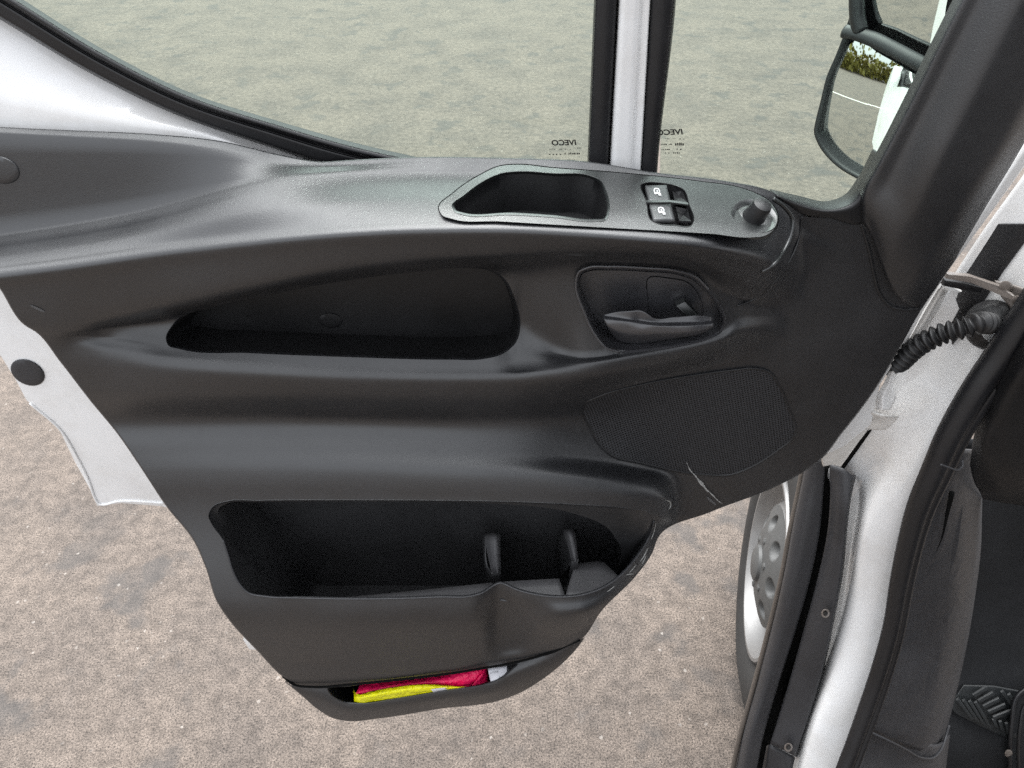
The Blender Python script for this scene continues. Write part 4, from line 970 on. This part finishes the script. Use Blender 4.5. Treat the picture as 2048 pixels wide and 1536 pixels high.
# black seal round the door opening: bulb and lip
sealc = [(2160, 470, .016), (2066, 612, .016), (2003, 705, .02), (1950, 782, .026), (1900, 868, .032), (1866, 945, .038), (1838, 1010, .042), (1819, 1075, .047), (1800, 1159, .056), (1782, 1258, .072), (1760, 1336, .090), (1733, 1416, .112), (1704, 1496, .138), (1680, 1560, .162), (1655, 1640, .19)]
tube('door_seal', sealc, .0125, 'rubber', van, n=140, rads=lambda a: .0165 - .0055 * min(1, a * 1.7))
sealb = [(x + 27 - 10 * min(1, i / 7), y + 14 - 6 * min(1, i / 7), h_ + .002) for i, (x, y, h_) in enumerate(sealc)]
tube('door_seal', sealb, .0075, 'rubber', van, n=140, rads=lambda a: .0105 - .004 * min(1, a * 1.7))
tube('seal_clip', [(1881, 929, .062), (1895, 934, .062), (1918, 939, .058), (1925, 932, .054), (1925, 920, .05)], .0012, 'cladding', van, n=30)
# hinge area: flange bracket, strap, wiring sleeve
HP = 'hinge_pillar'
slab('hinge_gap_shade', drape(HP, [(1998, 449, .001), (2060, 449, .001), (2060, 470, .001), (2003, 548, .001), (1970, 600, .001), (1930, 660, .001), (1905, 690, .001), (1900, 640, .001), (1920, 580, .001), (1933, 548, .001)]), .002, 'rubber', van, closed_smooth=False, bevel=0)  # flat black sheet on the pillar, standing for the shaded hinge gap
slab('hinge_bracket', drape(HP, [(1884, 568, .012), (1896, 566, .012), (1926, 584, .012), (1910, 590, .012), (1920, 618, .012), (1907, 643, .012), (1866, 700, .012), (1844, 743, .012), (1829, 760, .012), (1815, 766, .012), (1795, 788, .012), (1780, 775, .012), (1800, 720, .012), (1840, 650, .012)]), .010, 'white', van, closed_smooth=False, bevel=.002)
loft('hinge_bracket', [[(1876, 578, -.022), (1850, 622, -.022), (1818, 680, -.022)], [(1886, 574, -.018), (1862, 620, -.018), (1828, 678, -.018)], [(1898, 578, -.036), (1874, 624, -.036), (1838, 682, -.036)]], 'white_in', van, n=20, m_=4)
loft('hinge_bracket', [[(1778, 743, -.028), (1766, 768, -.028), (1755, 788, -.028), (1751, 819, -.026)], [(1788, 741, -.022), (1778, 770, -.020), (1768, 795, -.018), (1766, 820, -.014)], [(1799, 739, -.036), (1788, 765, -.036), (1793, 792, -.036), (1780, 820, -.022)]], 'white', van, n=24, m_=5)
loft('hinge_bracket', [[(1743, 824, -.020), (1770, 833, -.012), (1798, 833, -.018)], [(1734, 842, -.030), (1760, 848, -.028), (1786, 848, -.034)], [(1726, 858, -.036), (1748, 860, -.036), (1772, 860, -.042)]], 'white_in', van, n=20, m_=5)
slab('hinge_bracket', [(1712, 866, -.030), (1737, 858, -.030), (1712, 893, -.030), (1682, 935, -.030), (1664, 930, -.030), (1647, 934, -.030), (1643, 910, -.030)], .006, 'white_in', van, closed_smooth=False, bevel=.0015)
slab('hinge_slit_shade', drape(HP, [(1736, 864, .004), (1744, 860, .004), (1716, 900, .004), (1688, 938, .004), (1680, 938, .004), (1706, 902, .004)]), .002, 'black_hole', van, closed_smooth=False, bevel=0)  # black sheet laid on the pillar to draw the slit's shade
slab('check_strap', drape(HP, [(1895, 548, .026), (1940, 552, .022), (2000, 572, .016), (2030, 592, .014), (2022, 602, .014), (1990, 584, .016), (1940, 566, .022), (1893, 558, .026)]), .005, 'steel', van, closed_smooth=False, bevel=.001)
slab('check_strap', drape(HP, [(1890, 560, .022), (1930, 566, .018), (1968, 575, .014), (1962, 586, .014), (1925, 580, .018), (1886, 572, .022)]), .006, 'rubber', van, closed_smooth=False, bevel=.001)
slab('strap_mount', drape(HP, [(1994, 566, .006), (2024, 572, .006), (2080, 590, .006), (2080, 640, .006), (2030, 626, .006), (2008, 600, .006)]), .006, 'steel', van, closed_smooth=False, bevel=.002)
for (x, y, r_) in ((2012, 574, 14), (2034, 601, 11)):
    disc('strap_bolt', x, y, r_, r_ * .9, 0, on_grid(HP, x, y) + .014, .003, 'steel', van, seg=18, edge=.008)
gh = on_grid(HP, 1986, 652)
grom = P(1986, 652, gh + .004)
lathe('sleeve_grommet', [(.026, -.012), (.027, .002), (.024, .007), (.018, .011), (.013, .016)], 'sleeve', van, grom, (-.35, -.9, .25), 36)
sl = [P(*p) for p in spline([(1778, 742, gh - .020), (1800, 724, gh - .004), (1833, 694, gh + .008), (1884, 668, gh + .018), (1928, 656, gh + .024), (1966, 645, gh + .022), (1988, 648, gh + .010)], 60)]
def sleeve_r(a):
    if a < .16: return .0065 + a * .02
    return .0098 + .0022 * math.sin(a * 2 * math.pi * 21) * (1 if a < .95 else 0)
tube3('wiring_sleeve', sl, .01, 'sleeve', van, n=380, seg=20, rads=sleeve_r)
# dark trims of the lower wing: outer band, gap, inner band with screws
loft('wing_trim', [
    [(1612, 915, -.14), (1602, 965, -.13), (1587, 1037, -.11), (1568, 1142, -.08), (1541, 1258, -.05), (1510, 1375, -.01), (1483, 1475, .03), (1471, 1536, .05), (1450, 1620, .08)],
    [(1616, 915, -.115), (1606, 965, -.105), (1591, 1037, -.085), (1572, 1142, -.055), (1546, 1258, -.025), (1516, 1375, .012), (1490, 1475, .05), (1478, 1536, .07), (1458, 1620, .10)],
    [(1634, 915, -.10), (1628, 965, -.09), (1616, 1037, -.07), (1594, 1142, -.042), (1566, 1258, -.01), (1533, 1375, .025), (1504, 1475, .062), (1494, 1536, .082), (1474, 1620, .112)],
    [(1652, 915, -.098), (1648, 965, -.088), (1640, 1060, -.062), (1620, 1160, -.036), (1594, 1252, -.010), (1555, 1375, .025), (1523, 1490, .066), (1514, 1536, .082), (1494, 1620, .112)]],
    'cladding', van, n=70, m_=6, solid=-.002)
tube('arch_lip', [(1607, 930, -.135), (1597, 985, -.12), (1582, 1055, -.10), (1562, 1160, -.07), (1535, 1270, -.04), (1504, 1385, .0), (1478, 1480, .035), (1464, 1545, .055)], .0042, 'arch_edge', van, n=60)
loft('sill_trim', [
    [(1659, 930, -0.083), (1660, 1000, -0.068), (1654, 1068, -0.050), (1638, 1145, -0.030), (1613, 1240, -0.004), (1574, 1378, 0.032), (1540, 1488, 0.070)],
    [(1688, 938, -0.068), (1680, 1000, -0.048), (1672, 1068, -0.033), (1660, 1145, -0.013), (1640, 1240, 0.012), (1600, 1390, 0.047), (1566, 1500, 0.082)],
    [(1706, 950, -0.062), (1697, 1000, -0.043), (1690, 1060, -0.028), (1682, 1140, -0.006), (1664, 1240, 0.020), (1627, 1400, 0.056), (1588, 1512, 0.092)],
    [(1712, 950, -0.088), (1702, 1000, -0.068), (1695, 1060, -0.053), (1687, 1140, -0.028), (1669, 1240, -0.003), (1632, 1400, 0.032), (1594, 1514, 0.067)]],
    'cladding', van, n=60, m_=5, solid=-.002)
loft('sill_trim', [
    [(1533, 1492, .045), (1524, 1540, .06), (1506, 1620, .09)], [(1537, 1490, .066), (1530, 1540, .082), (1512, 1620, .112)], [(1562, 1502, .076), (1552, 1546, .092), (1536, 1620, .12)],
    [(1590, 1517, .084), (1582, 1550, .098), (1566, 1620, .126)]], 'cladding', van, n=20, m_=4, solid=-.004)
for (x, y, h_) in ((1651, 1227, .020), (1577, 1495, .088)):
    s_ = disc('trim_screw', x, y, 8.5, 9, .2, h_, .001, 'steel', van, seg=20)
    disc('screw_head', x, y, 5, 5.2, .2, h_ + .0015, .0015, 'rubber', van, seg=16)
loft('trim_gap_shade', [
    [(1640, 925, -.13), (1634, 1000, -.115), (1622, 1068, -.10), (1606, 1145, -.08), (1580, 1240, -.055), (1542, 1378, -.015), (1508, 1487, .025), (1490, 1560, .05)],
    [(1672, 925, -.13), (1670, 1000, -.115), (1662, 1068, -.10), (1648, 1145, -.08), (1624, 1240, -.055), (1586, 1378, -.015), (1552, 1487, .025), (1530, 1560, .05)]], 'black_hole', van, n=40, m_=2)  # black strip behind the two bands, put in to darken the gap
loft('wheel_arch_liner', [
    [(1640, 900, -.20), (1600, 1100, -.16), (1560, 1290, -.11), (1520, 1440, -.06), (1490, 1600, .0)],
    [(1700, 900, -.15), (1660, 1100, -.11), (1620, 1290, -.06), (1570, 1440, -.01), (1540, 1600, .04)]], 'rubber', van, n=30, m_=3, solid=-.003)

# front wheel, steered a little
wc = Vector((0.548, 0.95, 0.345)); ang = math.radians(13)
wax = Vector((-math.cos(ang), math.sin(ang), 0))      # outward
whl = sub_empty('front_wheel', 'silver front wheel with a black tyre')
lathe('tyre', [(.190, -.17), (.26, -.20), (.32, -.195), (.342, -.17), (.345, -.10), (.342, -.03), (.330, -.012), (.310, .0), (.285, .008), (.258, .010), (.235, .008), (.218, .002), (.206, -.006), (.198, -.012)], 'tyre', whl, wc, wax, 96)
for k in range(60):   # tread blocks on the shoulder
    th = 2 * math.pi * k / 60
    a = wax.orthogonal().normalized(); b_ = wax.cross(a)
    e1 = a * math.cos(th) + b_ * math.sin(th); e2 = -a * math.sin(th) + b_ * math.cos(th)
    v = [wc + e1 * r_ + e2 * t_ + wax * z_ for r_, t_, z_ in ((.344, -.013, -.11), (.344, .013, -.11), (.344, .013, -.036), (.344, -.013, -.036), (.330, -.013, -.01), (.330, .013, -.01),
                                                             (.350, -.012, -.11), (.350, .012, -.11), (.350, .012, -.036), (.350, -.012, -.036), (.334, -.012, -.008), (.334, .012, -.008))]
    if k == 0:
        tb_v, tb_f = [], []
    o_ = len(tb_v); tb_v += v
    tb_f += [tuple(o_ + i for i in q) for q in ((6, 7, 8, 9), (9, 8, 11, 10), (0, 6, 9, 3), (1, 2, 8, 7), (3, 9, 10, 4), (2, 5, 11, 8), (0, 1, 7, 6), (4, 10, 11, 5))]
tread = add_obj('tread_blocks', tb_v, tb_f, 'tyre', whl, smooth=False); tread['kind'] = 'stuff'
lathe('rim', [(.205, -.03), (.207, .0), (.203, .006), (.196, .006), (.190, -.004), (.184, -.028), (.172, -.038), (.155, -.036), (.143, -.027), (.135, -.016), (.130, -.010)], 'silver', whl, wc, wax, 96)
# hub disc with round vent dimples pressed into it
hv, hf = [], []
NR, NT = 40, 256
a = wax.orthogonal().normalized(); b_ = wax.cross(a)
rr = np.linspace(.131, .02, NR)
for r_ in rr:
    z0_ = -.010 + .026 * (1 - ((r_ - .02) / .111) ** 2.2)
    for k in range(NT):
        th = 2 * math.pi * k / NT
        d_ = ((th / (2 * math.pi) * 8) % 1 - .5) * 2 * math.pi * r_ / 8
        e_ = math.sqrt((d_ / .020) ** 2 + ((r_ - .098) / .017) ** 2)
        z_ = z0_ - (.022 * (1 - min(1, e_) ** 4) if e_ < 1 else 0)
        hv.append(wc + wax * z_ + (a * math.cos(th) + b_ * math.sin(th)) * r_)
hf = grid_faces(NR, NT, closed_c=True)
hf.append(tuple((NR - 1) * NT + k for k in range(NT)))
add_obj('hub_disc', hv, hf, 'grey_hub', whl)
lathe('hub_cap', [(.040, .012), (.038, .022), (.030, .026), (.0, .027)], 'grey_hub', whl, wc, wax, 40)
for k in range(6):
    th = 2 * math.pi * (k + .5) / 6
    lathe('wheel_bolt', [(.008, .0), (.008, .005), (.005, .007), (.0, .007)], 'grey_hub', whl, wc + wax * .010 + (a * math.cos(th) + b_ * math.sin(th)) * .056, wax, 8)

# cab interior: kick panel, footwell, dash lump
loft('kick_panel', [
    [(1895, 900, -.02), (1872, 960, -.02), (1850, 1020, -.015), (1832, 1075, -.01), (1815, 1150, .0), (1795, 1262, .02), (1768, 1352, .05), (1738, 1458, .085)],
    [(1902, 900, .004), (1880, 960, .008), (1858, 1020, .012), (1838, 1075, .018), (1821, 1150, .028), (1800, 1262, .045), (1774, 1352, .075), (1745, 1464, .11)],
    [(1925, 900, .0), (1905, 960, .004), (1885, 1020, .01), (1868, 1085, .016), (1852, 1165, .026), (1832, 1275, .044), (1808, 1372, .074), (1782, 1482, .108)],
    [(1948, 900, -.02), (1935, 960, -.015), (1924, 1020, -.006), (1916, 1095, .004), (1906, 1180, .018), (1888, 1290, .038), (1866, 1390, .068), (1838, 1502, .10)],
    [(1962, 900, -.06), (1955, 960, -.05), (1948, 1020, -.04), (1946, 1095, -.028), (1936, 1190, -.01), (1916, 1300, .014), (1893, 1400, .046), (1866, 1506, .08)],
    [(1970, 900, -.14), (1966, 960, -.14), (1964, 1020, -.13), (1962, 1095, -.12), (1950, 1195, -.10), (1930, 1310, -.07), (1908, 1405, -.03), (1884, 1492, .0)]],
    'kick', van, n=70, m_=6, solid=-.003)
for pts_, r0 in (([(1925, 1010, .0), (1915, 1060, .002), (1908, 1110, .004), (1898, 1150, .006)], .004), ([(1880, 1300, .048), (1872, 1330, .055), (1858, 1360, .062)], .0022)):
    tube('kick_panel_fold', drape('kick_panel', [(x, y, .0) for x, y, _ in pts_]), r0, 'kick', van, n=30, rads=lambda a, r0=r0: r0 * math.sin(math.pi * min(.98, a + .02)) + .0003, squash=.5)
tube('kick_panel_crease_shade', [(1904, 985, .013), (1894, 1030, .016), (1884, 1075, .02), (1872, 1105, .022)], .003, 'black_hole', van, n=30, rads=lambda a: .0030 * (1 - a) + .0002)  # tapering black tube standing for the shade in a crease
loft('sill_step', [
    [(1738, 1448, .080), (1722, 1500, .10), (1708, 1545, .12), (1690, 1620, .15)], [(1746, 1452, .100), (1728, 1506, .12), (1714, 1550, .14), (1696, 1620, .17)],
    [(1806, 1478, .100), (1790, 1530, .12), (1780, 1570, .14), (1760, 1640, .17)], [(1874, 1490, .078), (1866, 1550, .105), (1860, 1590, .12), (1850, 1650, .15)],
    [(1900, 1470, .015), (1892, 1540, .05), (1890, 1580, .07), (1880, 1650, .09)]], 'kick', van, n=24, m_=5, solid=-.003)
tube('step_edge', [(1735, 1462, .112), (1770, 1478, .116), (1806, 1496, .114), (1845, 1516, .106), (1866, 1516, .096), (1880, 1502, .076), (1890, 1478, .05), (1898, 1450, .03)], .0022, 'cladding', van, n=60)
loft('footwell_carpet', [
    [(1925, 880, -.22), (1935, 1000, -.22), (1935, 1100, -.21), (1925, 1200, -.20), (1905, 1310, -.16), (1885, 1400, -.11), (1860, 1500, -.05), (1840, 1640, .0)],
    [(2060, 880, -.26), (2060, 1000, -.25), (2060, 1100, -.24), (2060, 1200, -.22), (2060, 1310, -.17), (2050, 1400, -.11), (2040, 1500, -.05), (2030, 1640, .0)],
    [(2200, 880, -.26), (2200, 1000, -.25), (2200, 1100, -.24), (2200, 1200, -.22), (2200, 1310, -.17), (2200, 1400, -.11), (2200, 1500, -.05), (2200, 1640, .0)]],
    'carpet', van, n=60, m_=6, solid=-.004)
# dash side
loft('dash_side', [
    [(2200, 560, .04), (2080, 640, .04), (2020, 720, .035), (1975, 800, .03), (1948, 870, .02), (1940, 930, .0)],
    [(2200, 640, .06), (2100, 700, .06), (2040, 770, .055), (1995, 850, .045), (1958, 915, .03), (1944, 950, .005)],
    [(2200, 780, .06), (2120, 840, .06), (2060, 880, .05), (2010, 920, .04), (1970, 950, .022), (1950, 968, -.005)],
    [(2200, 960, .04), (2130, 970, .04), (2080, 975, .03), (2030, 978, .02), (1985, 984, .0), (1960, 985, -.03)],
    [(2200, 1030, -.08), (2130, 1025, -.08), (2090, 1020, -.08), (2040, 1010, -.09), (1995, 1004, -.10), (1965, 998, -.12)]],
    'liner', van, n=50, m_=7, solid=-.004)

# tread mat and carpet mat lying on the cab floor
tm = thing('tread_mat', P(1970, 1440, -.07), 'black ribbed rubber mat on the cab floor beside the kick panel', 'mat')
def fl(px, py, dh=0.0):
    hh_ = float(np.interp(py, [1310, 1400, 1500, 1640], [-.168, -.11, -.05, .0]))
    return (px, py, hh_ + dh)
slab('mat_base', [fl(1900, 1412, .004), fl(1928, 1372, .004), fl(1990, 1374, .004), fl(2080, 1392, .004), fl(2080, 1498, .004), fl(1990, 1466, .004), fl(1912, 1428, .004)], .003, 'mat_rubber', tm, closed_smooth=False, bevel=.0008)
def rib(p, q, w=3.2):
    d_ = Vector((q[0] - p[0], q[1] - p[1])).normalized(); n_ = Vector((-d_.y, d_.x)) * w
    slab('rib', [fl(p[0] + n_.x, p[1] + n_.y, .0085), fl(q[0] + n_.x, q[1] + n_.y, .0085), fl(q[0] - n_.x, q[1] - n_.y, .0085), fl(p[0] - n_.x, p[1] - n_.y, .0085)], .004, 'mat_rubber', tm, closed_smooth=False, bevel=.0008)
for k in range(5): rib((1948 + k * 10, 1394 + k * 11), (1976 + k * 12, 1376 + k * 12))
for k in range(4): rib((1916 + k * 12, 1400 + k * 2), (1946 + k * 12, 1440 + k * 6))
for k in range(4): rib((1994 + k * 12, 1456 + k * 7), (1988 + k * 13, 1440 + k * 4))
for k in range(3): rib((2005 + k * 14, 1384 + k * 6), (2030 + k * 12, 1420 + k * 8))
cm = thing('carpet_mat', P(2060, 1500, 0), 'black carpet mat with a piped edge at the lower right corner', 'mat')
slab('mat_carpet', [fl(2034, 1640, .012), fl(2022, 1536, .012), fl(2026, 1440, .012), fl(2036, 1396, .012), fl(2060, 1376, .012), fl(2200, 1376, .012), fl(2200, 1640, .012)], .006, 'carpet', cm, closed_smooth=False, bevel=.001)
tube('piping', [fl(2032, 1640, .014), fl(2020, 1536, .014), fl(2024, 1440, .014), fl(2033, 1394, .014), fl(2058, 1374, .014), fl(2120, 1372, .014)], .0042, 'rubber', cm, n=60)
tube('piping', [fl(2048, 1640, .016), fl(2037, 1536, .016), fl(2040, 1450, .016), fl(2050, 1410, .016), fl(2070, 1394, .016), fl(2120, 1392, .016)], .003, 'rubber', cm, n=60)
ms = disc('mat_stud', 2017, 1507, 8, 8, 0, fl(0, 1507, .012)[2], .004, 'steel', cm, seg=18)

# ------------------------------------------------------------------ unseen rest of the cab, beside and behind the viewer, added to shade the door
def hexa(name, x0, x1, y0, y1, z0, z1, mat, parent, bevel=.02):
    bm = bmesh.new(); bmesh.ops.create_cube(bm, size=1.0)
    for v_ in bm.verts: v_.co = Vector(((x0 + x1) / 2 + v_.co.x * (x1 - x0), (y0 + y1) / 2 + v_.co.y * (y1 - y0), (z0 + z1) / 2 + v_.co.z * (z1 - z0)))
    bmesh.ops.bevel(bm, geom=list(bm.edges), offset=bevel, segments=3, affect='EDGES', profile=.5)
    me = bpy.data.meshes.new(name); bm.to_mesh(me); bm.free(); me.polygons.foreach_set('use_smooth', [True] * len(me.polygons)); me.set_sharp_from_angle(angle=.6)
    o = bpy.data.objects.new(name, me); COL.objects.link(o); me.materials.append(M[mat]); attach(o, parent); return o
hexa('unseen_cab_roof', .78, 2.3, -.9, .75, 2.15, 2.23, 'liner', van)
hexa('unseen_cab_rear_wall', .60, 2.3, -.95, -.88, .5, 2.2, 'liner', van)
hexa('unseen_cab_floor', .90, 2.3, -.9, .35, .40, .46, 'carpet', van)
st = sub_empty('unseen_driver_seat', 'unseen dark driver seat')
hexa('seat_cushion', .78, 1.26, -.62, -.08, .86, 1.04, 'carpet', st, .06)
hexa('seat_base', .82, 1.22, -.58, -.14, .56, .87, 'liner', st, .03)
hexa('seat_back', .78, 1.26, -.80, -.62, .98, 1.62, 'carpet', st, .06)
hexa('head_rest', .90, 1.14, -.82, -.70, 1.66, 1.86, 'carpet', st, .05)

# verge and painted line that the door mirror shows
ln = plane_obj('painted_line', -6.1, -5.98, -40, 2.4, .004, 'line_paint'); ln['kind'] = 'structure'
def hedge():
    v = []; f = []; r_ = random.Random(5)
    for k in range(6000):
        y = r_.uniform(-30, 14); z = abs(r_.gauss(0, 1)) * .8 + .1; z = min(z, 2.2 + .6 * math.sin(y * .6) + .4 * math.sin(y * 1.7)); x = -17 + .25 * y + r_.uniform(-1.2, 1.2)
        c = Vector((x, y, z)); a = Vector((r_.gauss(0, 1), r_.gauss(0, 1), r_.gauss(0, 1))).normalized(); b_ = a.orthogonal().normalized(); w = r_.uniform(.10, .26)
        i_ = len(v); v += [c + a * w, c + b_ * w, c - a * w, c - b_ * w]; f.append((i_, i_ + 1, i_ + 2, i_ + 3))
    return add_obj('hedge', v, f, 'hedge', None, smooth=False)
hd = tag(hedge(), 'low yellow green hedge reflected in the door mirror', 'hedge'); hd['kind'] = 'stuff'
